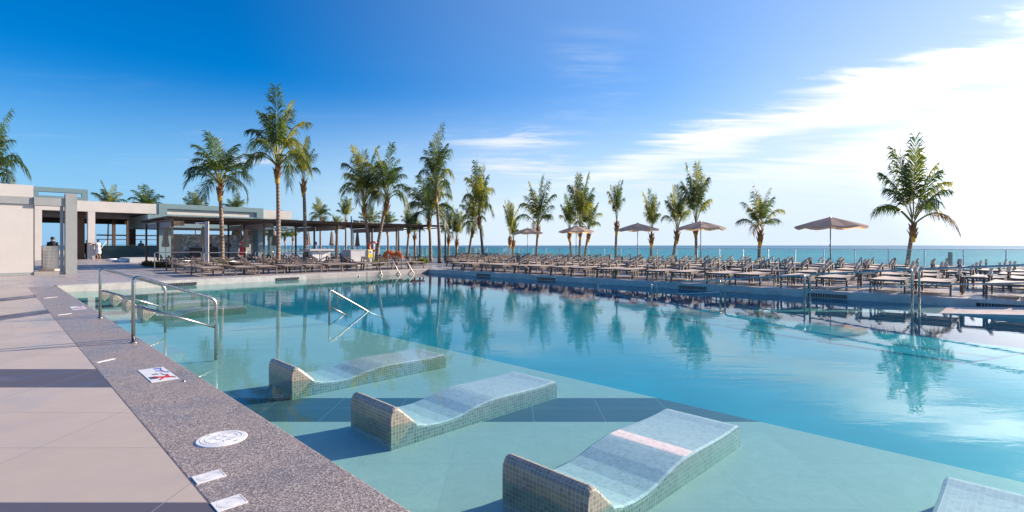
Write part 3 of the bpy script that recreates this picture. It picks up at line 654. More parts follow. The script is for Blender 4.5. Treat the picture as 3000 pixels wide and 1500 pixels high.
# right deck: foot towards the pool (-v): local +y must map to +v  => rz = -45
rowS = [23.5, 27.7, 31.8, 35.9, 40.0]
rown = ['front row by the right pool edge', 'second row on the right deck', 'third row on the right deck', 'fourth row on the right deck', 'back row before the glass fence']
jr = random.Random(3)
for ri, S_ in enumerate(rowS):
    dmax = 1.30 * S_ if ri else 29.8; n = 0; d = -.75 + (ri % 2) * .8; pos = []
    while d < dmax:
        pos += [(d, 0), (d + 1.27, 1)]; d += 3.2
    for (dd, q) in pos:
        if dd > dmax + .5: continue
        lab = 'brown lounger, %s from the right in the %s' % (ORD[n], rown[ri])
        place_lounger(PS(S_ + jr.uniform(-.12, .12), dd + jr.uniform(-.07, .07), 0), R(-45) + jr.uniform(-.05, .05), lab, 'loungers on the right deck' if ri < 2 else 'loungers packed before the glass fence')
        if q == 1 and ri < 2 and dd + 1.0 < dmax:
            k = int(n / 2)
            place_table(PS(S_ + 1.6, dd + .95, 0), R(-45), '%s small brown table from the right in the %s' % (ORD[k], rown[ri]))
        n += 1
# left deck: foot towards the pool (-u = +x,-y): local +y -> +u => rz = +45
front = [8.9, 10.6, 11.9, 13.5, 14.8, 16.3, 17.5, 19.0, 20.3, 21.8, 23.1]
for n, s in enumerate(front):
    place_lounger(PS(s, 32.9 + jr.uniform(-.15, .15) + .04 * n, 0), R(45) + jr.uniform(-.04, .04), 'tan lounger, %s from left in the front row at the far pool end' % ORD[n], 'loungers at the far end of the pool')
for (dd, s0, s1, rn) in ((37.3, 9.0, 22.6, 'second row at the far pool end'), (41.6, 9.4, 23, 'third row at the far pool end'), (48.6, 11.0, 35.5, 'front row under the timber pergola'), (52.6, 11.0, 35.5, 'back row under the timber pergola')):
    s = s0; n = 0
    while s < s1:
        under = dd > 46
        place_lounger(PS(s + jr.uniform(-.1, .1), dd + jr.uniform(-.2, .2), 0), R(45) + jr.uniform(-.06, .06), 'brown lounger, %s from the left in the %s' % (ORD[n], rn),
                      'loungers under the pergola' if under else 'loungers behind the front row at the far end')
        n += 1; s += 1.55 + (.8 if int(s * 10) % 2 else 0)

# ------------------------------------------------------------------ parasols
def parasol_open(px, Y, D, ztop, lb):
    t = empty('parasol', AT(px, Y, 0))
    n = 8; r = D / 2; rim = ztop - .40; cv = MB()
    rings = [(0.02, ztop), (r*.5, ztop - .185), (r, rim)]
    vs_ = []
    for k in range(n * 4):
        a = 2 * math.pi * k / (n * 4); f = (k % 4)
        sag = (0, .03, .05, .03)[f]; rr = (1, .965, .95, .965)[f]
        for i, (q, z) in enumerate(rings): vs_.append((math.cos(a) * q * (rr if i else 1), math.sin(a) * q * (rr if i else 1), z - sag * (i / 2)))
        vs_.append((math.cos(a) * r * rr * 1.01, math.sin(a) * r * rr * 1.01, rim - sag - (.08, .105, .115, .105)[f] + .02))
    m = n * 4
    cv.add(vs_, [(k*4+i, ((k+1)%m)*4+i, ((k+1)%m)*4+i+1, k*4+i+1) for k in range(m) for i in range(3)]); cv.build('canopy', M['canopy'], t)
    MB().tube([(0,0,0), (0,0,ztop + .02)], .024, 8).build('pole', M['steel_dark'], t, True)
    MB().lathe([(.0, .07), (.02, .04), (.04, .0), (.0, -.01)], (0,0,ztop), 8).build('finial', M['steel_dark'], t)
    MB().lathe([(.028, -.05), (.045, -.04), (.045, .04), (.028, .05)], (0,0,1.25), 8).build('crank_collar', M['steel_dark'], t)
    MB().lathe([(0, .07), (.24, .07), (.27, .05), (.27, 0)], (0,0,0), 16).build('base', M['grey_trim'], t)
    for k in range(n):
        a = 2*math.pi*k/n; MB().bar((math.cos(a)*.03, math.sin(a)*.03, ztop - .06), (math.cos(a)*r*.97, math.sin(a)*r*.97, rim - .03), .014, .014).build('rib', M['steel_dark'], t)
    t.rotation_euler = (0, 0, R(12 + px % 30)); tag(t, lb, 'parasol', 'open beige parasols over the right deck')
for px, Y, D, zt, lb in [(1546, 43.5, 2.6, 2.72, 'smallest and farthest open beige parasol, left of the five'), (1688, 38.4, 2.72, 2.70, 'second open parasol from the left, in front of clustered palms'),
    (1868, 34.2, 2.75, 2.72, 'middle open beige parasol of the five on the deck'), (2053, 30.0, 2.75, 2.66, 'fourth open parasol from the left, beside a tall palm trunk'), (2433, 22.8, 2.78, 2.50, 'largest open parasol standing alone against the bright sky at the right')]:
    parasol_open(px, Y, D, zt, lb)
def parasol_closed(px, Y, ztop, lb):
    t = empty('closed_parasol', AT(px, Y, 0)); n = 16; pr = [(.02, ztop), (.07, ztop - .12), (.10, ztop - .45), (.13, ztop - .9), (.17, ztop - 1.15), (.14, ztop - 1.22)]
    cv = MB(); vs_ = [(math.cos(2*math.pi*k/n) * r * (1.25 if k % 2 else .75), math.sin(2*math.pi*k/n) * r * (1.25 if k % 2 else .75), z) for r, z in pr for k in range(n)]
    cv.add(vs_, [(i*n+k, i*n+(k+1)%n, (i+1)*n+(k+1)%n, (i+1)*n+k) for i in range(len(pr)-1) for k in range(n)]); cv.build('folded_canopy', M['canvas'], t)
    MB().tube([(0,0,0), (0,0,ztop+.05)], .024, 8).build('pole', M['white_post'], t, True)
    MB().lathe([(0, .07), (.22, .07), (.25, .05), (.25, 0)], (0,0,0), 14).build('base', M['white_post'], t)
    tag(t, lb, 'closed parasol', 'folded parasols near the pergola')
for px, Y, zt, lb in [(485, 30.5, 2.38, 'folded beige parasol at the left end of the pergola'), (595, 31, 2.40, 'folded beige parasol left of the pale concrete post'), (720, 33, 2.35, 'folded parasol in front of the mural wall right of the tall sign'),
    (803, 40, 2.45, 'folded grey beige parasol behind the tallest palm trunk'), (904, 46, 2.5, 'folded parasol left of the white counter, partly behind a palm'), (972, 44, 2.47, 'folded parasol against the sea right of the white counter'), (1047, 43, 2.4, 'folded parasol beside the pergola post above the grey cabinet')]:
    parasol_closed(px, Y, zt, lb)

# ------------------------------------------------------------------ palms
def frond(mb, base, az, th0, L, curv, rg, slot, dens=1.0, bare=.2):
    n = 14; p = Vector(base); pts = [p.copy()]; dirs = []; tw = rg.uniform(-.25, .25)
    for i in range(n):
        t = (i + .5) / n; th = th0 + curv * t ** 1.6; a = az + tw * t
        d = Vector((math.sin(th) * math.cos(a), math.sin(th) * math.sin(a), math.cos(th))); dirs.append(d); p = p + d * (L / n); pts.append(p.copy())
    mb.mi = 4; mb.tube(pts, [.030 * (1 - .85 * i / n) + .003 for i in range(n + 1)], 4, False)
    N = int(50 * dens * L / 2.4) ; mb.mi = slot
    for k in range(N):
        t = bare + (1 - bare) * (k + rg.random() * .6) / N; x = t * n; i = min(int(x), n - 1); q = pts[i].lerp(pts[i+1], x - i); d = dirs[i]
        side = d.cross(Vector((0, 0, 1))); 
        if side.length < .05: side = Vector((-math.sin(az), math.cos(az), 0))
        side.normalize(); up = side.cross(d); tt = (t - bare) / (1 - bare)
        ll = (.42 + .58 * math.sin(math.pi * min(1, .18 + .80 * tt)) ** .8) * L / 2.6 * rg.uniform(.66, 1.15)
        for sg in (-1, 1):
            if rg.random() < .04: continue
            fw = .55 + .55 * tt + rg.uniform(-.15, .15)
            v = (side * sg * 1.0 + d * fw + up * rg.uniform(-.05, .22)).normalized()
            w1 = .018 + .009 * rg.random(); wd = (d * .9 + up * sg * .25 * rg.uniform(0, 1.4)).normalized() * w1
            g1 = Vector((0, 0, -1)) * rg.uniform(.06, .30); v1 = (v + g1 * .8).normalized(); v2 = (v + g1 * 3.6).normalized()
            m_ = q + v1 * ll * .5; e = m_ + v2 * ll * .5
            mb.add([q - wd*.5, q + wd*.5, m_ + wd, m_ - wd, e + wd * .15, e - wd * .15], [(0,1,2,3), (3,2,4,5)])
def crown_mesh(seed, nf, spread, L, curv, yel, up=.5):
    rg = random.Random(seed); mb = MB(); ga = 2.39996
    for k in range(nf):
        u = k / (nf - 1); th0 = R(7) + spread * u ** up * rg.uniform(.85, 1.12); az = k * ga + rg.uniform(-.3, .3)
        l = L * (.84 + .18 * min(1, u * 2) - .10 * u) * rg.uniform(.85, 1.12); c = curv * (.35 + .70 * u) * rg.uniform(.75, 1.2)
        r_ = rg.random(); slot = 1 if r_ < yel else (2 if (r_ > .955 and u > .6) else (3 if r_ > .60 else 0))
        if u > .95 and rg.random() < .25: slot = 2
        dens = 1.0 if u > .1 else .9
        frond(mb, (math.cos(az) * .06, math.sin(az) * .06, .05 + .25 * (1 - u)), az, th0, l, c, rg, slot, dens, .22 + .10 * u)
    # spear leaves
    for k in range(0):
        az = rg.uniform(0, 6.28); a = Vector((math.cos(az), math.sin(az), 0)); mb.mi = 1; mb.tube([(0,0,.3), a*.12 + Vector((0,0,L*.45)), a*.3 + Vector((0,0,L*.85))], [.03, .05, .008], 5)
    zs_ = [v[2] for v in mb.v]; xs = sorted(abs(v[0]) for v in mb.v); ztop = sorted(zs_)[int(len(zs_)*.995)]; wx = xs[int(len(xs)*.985)]
    me = mb.build('crown', [M['leaf'], M['leaf_y'], M['leaf_b'], M['leaf_d'], M['petiole']]); data = me.data; bpy.data.objects.remove(me)
    return data, ztop, wx * 2
CR = [crown_mesh(11, 20, R(56), 2.6, R(108), .10, .72), crown_mesh(12, 15, R(42), 2.6, R(62), .28, .8), crown_mesh(13, 22, R(60), 2.7, R(115), .05, .7), crown_mesh(14, 11, R(28), 2.5, R(60), .35, .9),
      crown_mesh(15, 17, R(58), 2.5, R(64), .18, .6), crown_mesh(16, 21, R(46), 2.7, R(100), .60, .7), crown_mesh(17, 13, R(30), 2.5, R(66), .5, .9), crown_mesh(18, 22, R(58), 2.6, R(72), .10, .65)]
def palm(xb, Y, xt, ytt, ytop, wpx, v, lb, zb=0, rb=.12, grp='palms around the pool'):
    base = AT(xb, Y, zb); zt = ZAT(ytt, Y); dx = (xt - xb) * Y / F; hgt = zt - zb; t = empty('palm_tree', base); rg = random.Random(int(xb * 7 + Y))
    n = 16; hsk = min(.75, hgt * .22); pts = []; rs = []
    for i in range(n + 1):
        q = i / n; bend = math.sin(q * math.pi) * rg.choice((-1, 1)) * .0
        pts.append((dx * q ** 1.5, .1 * math.sin(q * 3 + xb), hgt * q)); rs.append(rb * (1.35 - 1.1 * min(q, .12) / .12 * .3) * (1 - .28 * q))
    MB().tube(pts, rs, 12).build('trunk', M['bark'], t, True)
    top = Vector(pts[-1]); hk = MB(); hz = Vector(pts[-3]).lerp(top, .3)
    r1 = rs[-1]
    hk.tube([top + Vector((-dx*.05, 0, -hsk)), top + Vector((-dx*.03, 0, -hsk*.6)), top + Vector((0, 0, -hsk*.15)), top + Vector((0, 0, .25))], [r1*1.12, r1*1.5, r1*1.45, r1*.7], 10)
    for k in range(11):
        a = k * 2.4; zz = -hsk * (k / 11) * .85 + .05; d = Vector((math.cos(a), math.sin(a), 0)); p0 = top + d * r1 * 1.2 + Vector((0, 0, zz)); L_ = rg.uniform(.12, .3)
        hk.tube([p0 - Vector((0, 0, .12)), p0 + d * .05 + Vector((0, 0, .06)), p0 + d * (.05 + L_ * .45) + Vector((0, 0, .06 + L_ * .8))], [.055, .04, .012], 5)
    hk.build('leaf_sheath', M['husk'], t)
    bz = -hsk * .98
    MB().tube([top + Vector((-dx*.07, 0, bz - .13)), top + Vector((-dx*.06, 0, bz - .05)), top + Vector((-dx*.05, 0, bz + .10)), top + Vector((-dx*.04, 0, bz + .26))], [r1*1.1, r1*1.32, r1*1.42, r1*1.30], 10).build('yellow_sheath', M['band'], t, True)
    data, zr, wr = CR[v]; c = bpy.data.objects.new('crown', data); COL.objects.link(c); c.parent = t; c.location = top
    sw = wpx * Y / F / wr; sh = (ytt - ytop) * Y / F / zr; c.scale = (sw, sw, sh); c.rotation_euler = (0, 0, rg.uniform(0, 6.28))
    tag(t, lb, 'palm tree', grp); return t
PL = [(-30,30,-24,545,322,140,2,'large palm crown cut off at the left edge above the white wall',0),
 (318,75,318,622,535,80,0,'palm crown sticking up behind the white roof beam, leftmost behind the buildings',0), (430,75,430,622,545,82,2,'dark palm crown behind the white roof beam next to the teal frame',0),
 (573,80,573,627,558,75,4,'palm crown peeking over the middle of the teal roof frame',0), (686,85,688,627,570,75,0,'low palm crown showing over the right part of the teal roof',0),
 (648,29,646,545,400,155,2,'palm with drooping dark crown in front of the mural bar',0), (816,27.5,810,490,272,175,0,'tallest palm with full crown and ringed trunk left of centre',0), (897,32,887,535,402,82,1,'slim palm just right of the tallest one with a narrow crown',0),
 (938,58,940,645,580,62,0,'small palm behind the pergola, left of the white counter',0), (1012,58,1013,648,577,52,6,'small narrow palm rising behind the pergola above the closed parasol',0), (985,60,985,672,628,38,3,'tiny short palm just left of the narrow one behind the pergola',0),
 (785,90,785,698,668,42,5,'short yellowish palm under the bar roof edge beside the blue column',0), (836,82,834,700,668,40,5,'short yellow green palm right of the bar near the glass rail',0), (855,82,858,700,670,36,6,'short palm twin right of the bar, the right one of the pair',0),
 (1080,35,1066,600,430,125,5,'palm with bright yellow green crown left of the leaning one',0), (1104,34,1132,590,422,125,0,'palm with trunk leaning right and one frond hanging far out',0), (1085,56,1082,662,600,70,4,'small palm half hidden behind the two big central palms',0), (1137,54,1135,668,615,58,6,'small bright palm behind the pergola right of the leaning trunk',0),
 (1193,50,1197,672,612,46,6,'small upright palm left of the dark bushy one near the pergola end',0), (1216,50,1215,692,632,52,1,'low palm beside the pergola end post',0),
 (1262,40,1256,645,505,128,2,'dark bushy palm in the middle with wide drooping crown',0), (1288,37,1277,560,372,108,0,'tall palm in the centre overlapping the dark bushy one',0), (1312,49,1314,695,593,60,4,'short palm right of the pergola end with twin upright fronds',-2.6),
 (1336,49,1338,705,615,56,6,'short light green palm between pergola end and leaning palm',-2.6), (1366,46,1385,668,560,78,0,'palm leaning right behind the taller yellow green one',-2.6), (1415,43,1404,640,480,88,5,'tall palm with yellow green crown right of the centre',-.2),
 (1490,48,1494,698,585,50,3,'narrow young palm left of the first open parasol',-2.6), (1500,49.5,1504,708,635,40,6,'smaller twin of the narrow palm left of the first parasol',-2.6), (1567,46,1576,668,520,115,4,'wide fan shaped palm right behind the first open parasol',-2.6),
 (1678,46,1668,680,570,58,1,'left thin palm of the cluster behind the second parasol',-2.6), (1697,43,1700,672,508,92,1,'tallest palm of the cluster behind the second parasol',-2.6), (1704,44.5,1724,680,565,80,4,'right leaning palm of the cluster behind the second parasol',-2.6),
 (1803,40,1807,655,528,56,3,'thin palm with two upright fronds left of the third parasol',-2.6), (1905,38,1908,690,560,62,6,'bright green narrow palm behind the right half of the third parasol',-2.6), (1962,36.5,1982,680,540,82,1,'palm leaning right just before the fourth parasol',-2.6),
 (2040,35,2040,660,478,98,1,'tall palm whose trunk stands behind the fourth open parasol',-2.6), (2224,32,2228,680,543,120,4,'palm standing alone between the fourth and largest parasol',-2.6), (2652,27.4,2674,662,412,196,4,'big backlit palm alone against the white sky at the right',-2.6)]
for (xb, Y, xt, ytt, ytop, wpx, v, lb, zb) in PL:
    palm(xb, Y, xt, ytt, ytop, wpx, v, lb, zb)

# ------------------------------------------------------------------ glass fence
SF = 46.0; fence = empty('glass_fence', PS(SF, 10, 0)); fo = PS(SF, 10, 0)
step = 1.46 * RT; d = -3.0; gl_n = 0
dstart, dend = -3.0, -3.0 + step * 62
for k in range(62):
    p0, p1 = PS(SF, dstart + k*step + .04) - fo, PS(SF, dstart + (k+1)*step - .04) - fo
    g_ = MB(); g_.bar(p0 + Vector((0,0,.56)), p1 + Vector((0,0,.56)), .012, .94); g_.build('glass_panel', M['glass'], fence)
    pm = MB(); c = PS(SF, dstart + k*step) - fo; pm.box((c.x, c.y, .53), (.035, .05, 1.02), R(45)); pm.build('post', M['white_post'], fence)
rl = MB(); rl.bar(PS(SF, dstart) - fo + Vector((0,0,1.055)), PS(SF, dend) - fo + Vector((0,0,1.055)), .05, .028); rl.build('top_rail', M['steel'], fence)
kb = MB(); kb.bar(PS(SF, dstart) - fo + Vector((0,0,.04)), PS(SF, dend) - fo + Vector((0,0,.04)), .1, .08); kb.build('base_channel', M['light_grey'], fence)
tag(fence, 'long clear glass fence with white posts between deck and sea', 'fence')
for px, Y, h_, lb in ((2784, 25.3, .92, 'grey bollard standing behind the right deck loungers'), (2776, 26.2, .62, 'shorter grey bollard beside the tall one at the right')):
    tag(MB().lathe([(0, h_), (.085, h_), (.09, h_ - .02), (.09, 0)], AT(px, Y, 0), 14).build('bollard', M['grey_trim']), lb, 'bollard')
tag(MB().lathe([(0, .95), (.06, .95), (.07, .93), (.07, 0)], AT(1416+1, 42, 0), 12).build('bollard', M['grey_trim']), 'small grey bollard at the foot of the tall yellow green palm', 'bollard')

# ------------------------------------------------------------------ pergola
pg = empty('pergola', PS(9.8, 47, 0)); po = PS(9.8, 47, 0)
ss = [9.8, 16.6, 23.3, 29.9, 36.3]; dds = [47.0, 52.0, 56.6]
for s in ss:
    for d in dds:
        c = PS(s, d) - po; mb = MB(); mb.box((c.x, c.y, 1.34), (.10, .10, 2.68), R(45)); mb.build('post', M['wood'], pg)
    mb = MB(); sbox(mb, s - .06, s + .06, 46.8, 57.0, 2.62, 2.70); mb.v = [tuple(Vector(v) - po) for v in mb.v]; mb.build('cross_beam', M['wood'], pg)
    if s < 36:
        for dA, dB in ((47.1, 51.9), (52.1, 56.5)):
            mb = MB(); sbox(mb, s + .08, s + .14, dA, dB, 2.28, 2.60); mb.v = [tuple(Vector(v) - po) for v in mb.v]; mb.build('rolled_blind', M['blind'], pg)
        mb = MB(); sbox(mb, s + .06, s + .78, 46.88, 47.0, 2.34, 2.62); mb.v = [tuple(Vector(v) - po) for v in mb.v]; mb.build('timber_box', M['wood'], pg)
for d in dds:
    mb = MB(); sbox(mb, 9.3, 36.8, d - .06, d + .06, 2.70, 2.80); mb.v = [tuple(Vector(v) - po) for v in mb.v]; mb.build('long_beam', M['wood'], pg)
mb = MB(); s = 9.4
while s < 36.8:
    sbox(mb, s, s + .10, 46.6, 57.2, 2.802, 2.85); s += .155
mb.v = [tuple(Vector(v) - po) for v in mb.v]; mb.build('slat_roof', M['wood'], pg)
tag(pg, 'long low timber pergola with slatted roof and rolled pale blinds', 'pergola')

# ------------------------------------------------------------------ buildings on the left
def part(name, mat, parent, *boxes):
    mb = MB(); o = parent.location
    for (s0, s1, d0, d1, z0, z1) in boxes: sbox(mb, s0, s1, d0, d1, z0, z1)
    mb.v = [tuple(Vector(v) - o) for v in mb.v]; return mb.build(name, mat, parent)
b1 = empty('white_pavilion', PS(1, 42, 0))
e = s_at(98, 42)
part('wall', M['white_wall'], b1, (-14, e, 42, 49, .12, 2.98)); part('parapet', M['white_wall'], b1, (-14, e, 42.05, 48.9, 3.28, 3.78))
part('fascia', M['grey_trim'], b1, (-14.2, e + .02, 41.9, 49.2, 2.98, 3.28)); part('plinth', M['grey_trim'], b1, (-14, e + .01, 41.9, 49.1, 0, .12))
part('fascia', M['grey_trim'], b1, (e + .02, 3.12, 41.82, 42.4, 2.94, 3.28)); part('column', M['grey_trim'], b1, (3.13, 3.68, 41.75, 42.6, 0, 3.50))
part('column', M['grey_trim'], b1, (2.90, 3.05, 41.95, 42.15, .14, 2.94)); part('threshold', M['stone_wall'], b1, (e + .02, 3.12, 41.85, 42.4, 0, .14)); part('door_frame', M['dark'], b1, (e + .005, e + .05, 42.0, 42.3, .14, 2.94))
tag(b1, 'white rendered pavilion with grey fascia and grey column at the left edge', 'building')
b2 = empty('white_pavilion', PS(8, 84.7, 0)); D2 = 84.7
part('roof_beam', M['white_wall'], b2, (-10, s_at(463, D2), D2, D2 + 1.2, 4.3, 5.25))
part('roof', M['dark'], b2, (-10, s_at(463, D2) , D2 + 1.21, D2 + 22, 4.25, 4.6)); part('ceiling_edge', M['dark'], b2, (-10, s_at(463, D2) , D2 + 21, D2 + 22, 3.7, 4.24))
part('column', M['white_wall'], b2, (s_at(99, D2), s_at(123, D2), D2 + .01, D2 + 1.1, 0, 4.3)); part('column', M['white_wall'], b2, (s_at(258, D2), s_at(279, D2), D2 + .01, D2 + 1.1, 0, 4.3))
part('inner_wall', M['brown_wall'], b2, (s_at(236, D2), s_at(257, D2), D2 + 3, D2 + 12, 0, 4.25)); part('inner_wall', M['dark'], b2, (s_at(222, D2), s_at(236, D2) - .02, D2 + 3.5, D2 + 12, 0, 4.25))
for px in (372, 330): part('column', M['brown_wall'], b2, (s_at(px, D2 + 20), s_at(px + 9, D2 + 20), D2 + 20, D2 + 20.8, 0, 4.2))
part('rail', M['dark'], b2, (s_at(282, D2 + 21), s_at(463, D2 + 21), D2 + 20.9, D2 + 21, 2.35, 2.5)); part('rail', M['dark'], b2, (s_at(282, D2 + 21), s_at(463, D2 + 21), D2 + 20.9, D2 + 21, 1.9, 1.98))
fr2 = D2 + 4
for z0, z1, s0, s1 in ((6.1, 6.5, s_at(98, fr2), s_at(258, fr2)), (5.3, 5.75, s_at(98, fr2), s_at(258, fr2))): part('roof_frame', M['teal'], b2, (s0, s1, fr2, fr2 + .8, z0, z1))
part('roof_frame', M['teal'], b2, (s_at(240, fr2), s_at(257.5, fr2), fr2 + .01, fr2 + .79, 5.74, 6.11)); part('roof_frame', M['teal'], b2, (s_at(98, fr2), s_at(113, fr2), fr2 + .01, fr2 + .79, 5.74, 6.11))
tag(b2, 'white open pavilion with tall columns behind the woman in white', 'building')
# tequila bar
D3 = 82.8; b3 = empty('bar_building', PS(20, D3, 0)); S0, S1 = s_at(433, D3), s_at(873, D3)
part('canopy', M['teal'], b3, (S0, S1, D3, D3 + .6, 2.98, 4.17), (S0, S0 + .5, D3 + .6, D3 + 14, 2.98, 4.17), (S1 - .5, S1, D3 + .6, D3 + 14, 2.98, 4.17), (S0 + .5, S1 - .5, D3 + 13.5, D3 + 14, 2.98, 4.17))
part('ceiling', M['teal_dark'], b3, (S0 + .5, S1 - .5, D3 + .6, D3 + 13.5, 3.02, 3.3))  # darker teal puts the underside's shade into the ceiling colour
D4 = 84.6; a_, b_ = s_at(465, D4), s_at(772, D4)
part('roof_frame', M['teal'], b3, (a_, b_, D4, D4 + 1, 4.85, 5.33), (a_, a_ + 1.0, D4 + .001, D4 + .99, 4.17, 4.85), (b_ - 1.0, b_, D4 + .001, D4 + .99, 4.17, 4.85), (a_ + 1.0, b_ - 1.0, D4 + .002, D4 + .98, 4.17, 4.3))
part('white_panel', M['white_wall'], b3, (a_ + 1.0, b_ - 1.0, D4 + .35, D4 + .6, 4.3, 4.85))
part('roof_room', M['white_wall'], b3, (b_ + .01, s_at(862, D4), D4 + 1, D4 + 6, 4.17, 5.2))
part('pipe', M['dark'], b3, (s_at(828, D4), s_at(832, D4), D4 + 2, D4 + 2.2, 5.2, 5.32), (s_at(838, D4), s_at(841, D4), D4 + 2, D4 + 2.2, 5.2, 5.32))
part('column', M['teal'], b3, (s_at(466, 83.8), s_at(503, 83.8), 83.8, 85, 0, 2.98)); part('column', M['teal'], b3, (s_at(756, 84.6), s_at(772, 84.6), 84.6, 87, 0, 2.98))
part('column', M['teal_dark'], b3, (s_at(790, 87), s_at(803, 87), 87, 87.6, 0, 2.98)); part('column', M['dark'], b3, (s_at(648, 95), s_at(652, 95), 95, 95.3, 0, 3)); part('column', M['brown_wall'], b3, (s_at(380, 96), s_at(398, 96), 96, 97, 0, 3.0))
part('back_wall', M['stone_wall'], b3, (s_at(506, 88), s_at(757, 88) - .02, 88, 88.6, 0, 2.42))
b = NB('mural_paint'); nn = b.noise(.9, 6, .65, b.coord(), 1.6); n4 = b.noise(3.0, 5, .6, b.coord(), .8)
M['mural'] = b.pbr(b.mix(b.mr(n4, .45, .55, 0, .7, True), b.ramp(nn, [(.32, (.04,.05,.055)), (.42, (.20,.25,.28)), (.48, (.75,.74,.70)), (.56, (.25,.32,.36)), (.66, (.85,.82,.78))]), b.ramp(nn, [(.3, (.42,.42,.40)), (.5, (.10,.13,.15)), (.7, (.40,.44,.46))])), .7)
ms0, ms1 = s_at(531, 88), s_at(753, 88)
mu = part('mural', M['mural'], b3, (ms0, ms1, 87.93, 87.995, .3, 2.36))
sp0 = s_at(614, 87.8); sp1 = s_at(678, 87.8); sg = MB(); cc = PS((sp0 + sp1)/2, 87.86); Wd_ = (sp1 - sp0)/RT; hh = .44
pl_ = [(Wd_/2 - hh/2 + math.cos(a)*hh/2, math.sin(a)*hh/2) for a in [R(-90 + 15*k) for k in range(13)]] + [(-Wd_/2 + hh/2 + math.cos(a)*hh/2, math.sin(a)*hh/2) for a in [R(90 + 15*k) for k in range(13)]]
ca, sa = math.cos(R(45)), math.sin(R(45)); o3 = b3.location
vsg = [tuple(cc + Vector((x*ca, x*sa, 1.25 + z)) - o3) for x, z in pl_] + [tuple(cc + Vector((x*ca, x*sa, 1.25 + z)) + Vector((-sa, ca, 0))*.02 - o3) for x, z in pl_]
nn_ = len(pl_); sg.add(vsg, [tuple(range(nn_)), tuple(reversed(range(nn_, 2*nn_)))] + [(i, i + nn_, (i+1)%nn_ + nn_, (i+1)%nn_) for i in range(nn_)]); sgo = sg.build('sign', M['black'], b3)
Mx = Matrix.Translation(cc + Vector((0,0,1.25)) - o3 + Vector((ca*0 + sa*.012, -ca*.012, 0))) @ Matrix.Rotation(R(45), 4, 'Z') @ Matrix.Rotation(R(90), 4, 'X')
text_mesh('lettering', 'TEQUILA', .44, M['white_plastic'], sgo, Mx)
for px in (694, 736): 
    c = PS(s_at(px, 90), 90, 0) - o3; MB().lathe([(.12, 2.95), (.5, 2.85), (.55, 2.45), (.48, 2.42)], (c.x, c.y, 0), 14).build('wicker_lamp_shade', M['canvas'], b3)
part('counter', M['dark'], b3, (s_at(560, 86.5), s_at(640, 86.5), 86.5, 87.2, 0, 1.0))
tag(b3, 'teal flat-roofed bar with grey mural wall and dark rounded sign', 'building')
bc = empty('bar_counter', PS(11, 88, 0)); part('counter_front', M['teal_dark'], bc, (s_at(280, 88), s_at(462, 88), 88, 88.8, 0, 1.15)); part('counter_top', M['dark'], bc, (s_at(279, 88), s_at(462.5, 88), 87.9, 88.9, 1.15, 1.22)); part('glass_screen', M['glass'], bc, (s_at(267, 87.5), s_at(460, 87.5), 87.5, 87.52, .1, 1.4))
part('white_edge', M['white_post'], bc, (s_at(263, 87.5), s_at(266, 87.5), 87.4, 87.6, 0, 1.4)); tag(bc, 'long dark counter with glass front behind the woman in white', 'counter')
for i, (px, py, lb) in enumerate([(327, 760, 'low round white block on the deck nearest the woman in white'), (345, 763, 'low white block in the middle of three on the deck'), (367, 765, 'low white block, rightmost of the three on the deck')]):
    Y = H*F/(py + 3 - HY); tag(MB().lathe([(0, .16), (.33, .16), (.36, .13), (.36, .03), (.30, 0)], AT(px, Y, 0), 20).build('low_stool', M['white_post']), lb, 'low stool', 'low white blocks on the deck')
pd = MB(); sbox(pd, s_at(380, 66), s_at(470, 66), 66, 72, 0, .30); tag(pd.build('planter_wall', M['light_grey']), 'low grey planter wall in front of the bar', 'planter')
# menu board (curved)
Yb = 25.2; mbd = empty('menu_board', AT(147, Yb, 0)); cv = MB(); n = 12; Wb, hb = .92, 1.22; ang = R(-15)
vs_ = []
for i in range(n + 1):
    u = i / n * 2 - 1; x = u * Wb / 2; y = -.16 * (1 - u * u)
    for z in (.12, hb): vs_.append((x, y, z))
for i in range(n + 1):
    u = i / n * 2 - 1; x = u * Wb / 2; y = -.16 * (1 - u * u) + .03
    for z in (.12, hb): vs_.append((x, y, z))
m2 = 2 * (n + 1)
cv.add(vs_, [(2*i, 2*i+2, 2*i+3, 2*i+1) for i in range(n)] + [(m2+2*i, m2+2*i+1, m2+2*i+3, m2+2*i+2) for i in range(n)] + [(2*i+1, 2*i+3, m2+2*i+3, m2+2*i+1) for i in range(n)])
M['board'] = plain('menu_board_grey', (.36, .39, .43), .35, .3, .05, 3)
cv.build('panel', M['board'], mbd)
ic = MB(); li = MB()
for k in range(6):
    ic.box((-.36, -.07, 1.02 - k*.155), (.11, .012, .10), R(-22)); li.box((-.10, -.165, 1.04 - k*.155), (.32, .006, .014), R(-4)); li.box((-.08, -.165, 1.0 - k*.155), (.26, .006, .008), R(-4)); li.box((.22, -.145, 1.03 - k*.155), (.2, .006, .008), R(14))
ic.build('icon_squares', M['black'], mbd); li.build('text_lines', M['white_plastic'], mbd)
MB().box((-.44, .02, .61), (.03, .10, 1.22)).build('edge_frame', M['black'], mbd); MB().box((0, -.02, .06), (.9, .3, .12)).build('foot', M['stone_wall'], mbd); mbd.rotation_euler = (0, 0, R(-8))
tag(mbd, 'curved grey menu board with a column of dark icons by the pavilion', 'sign board')
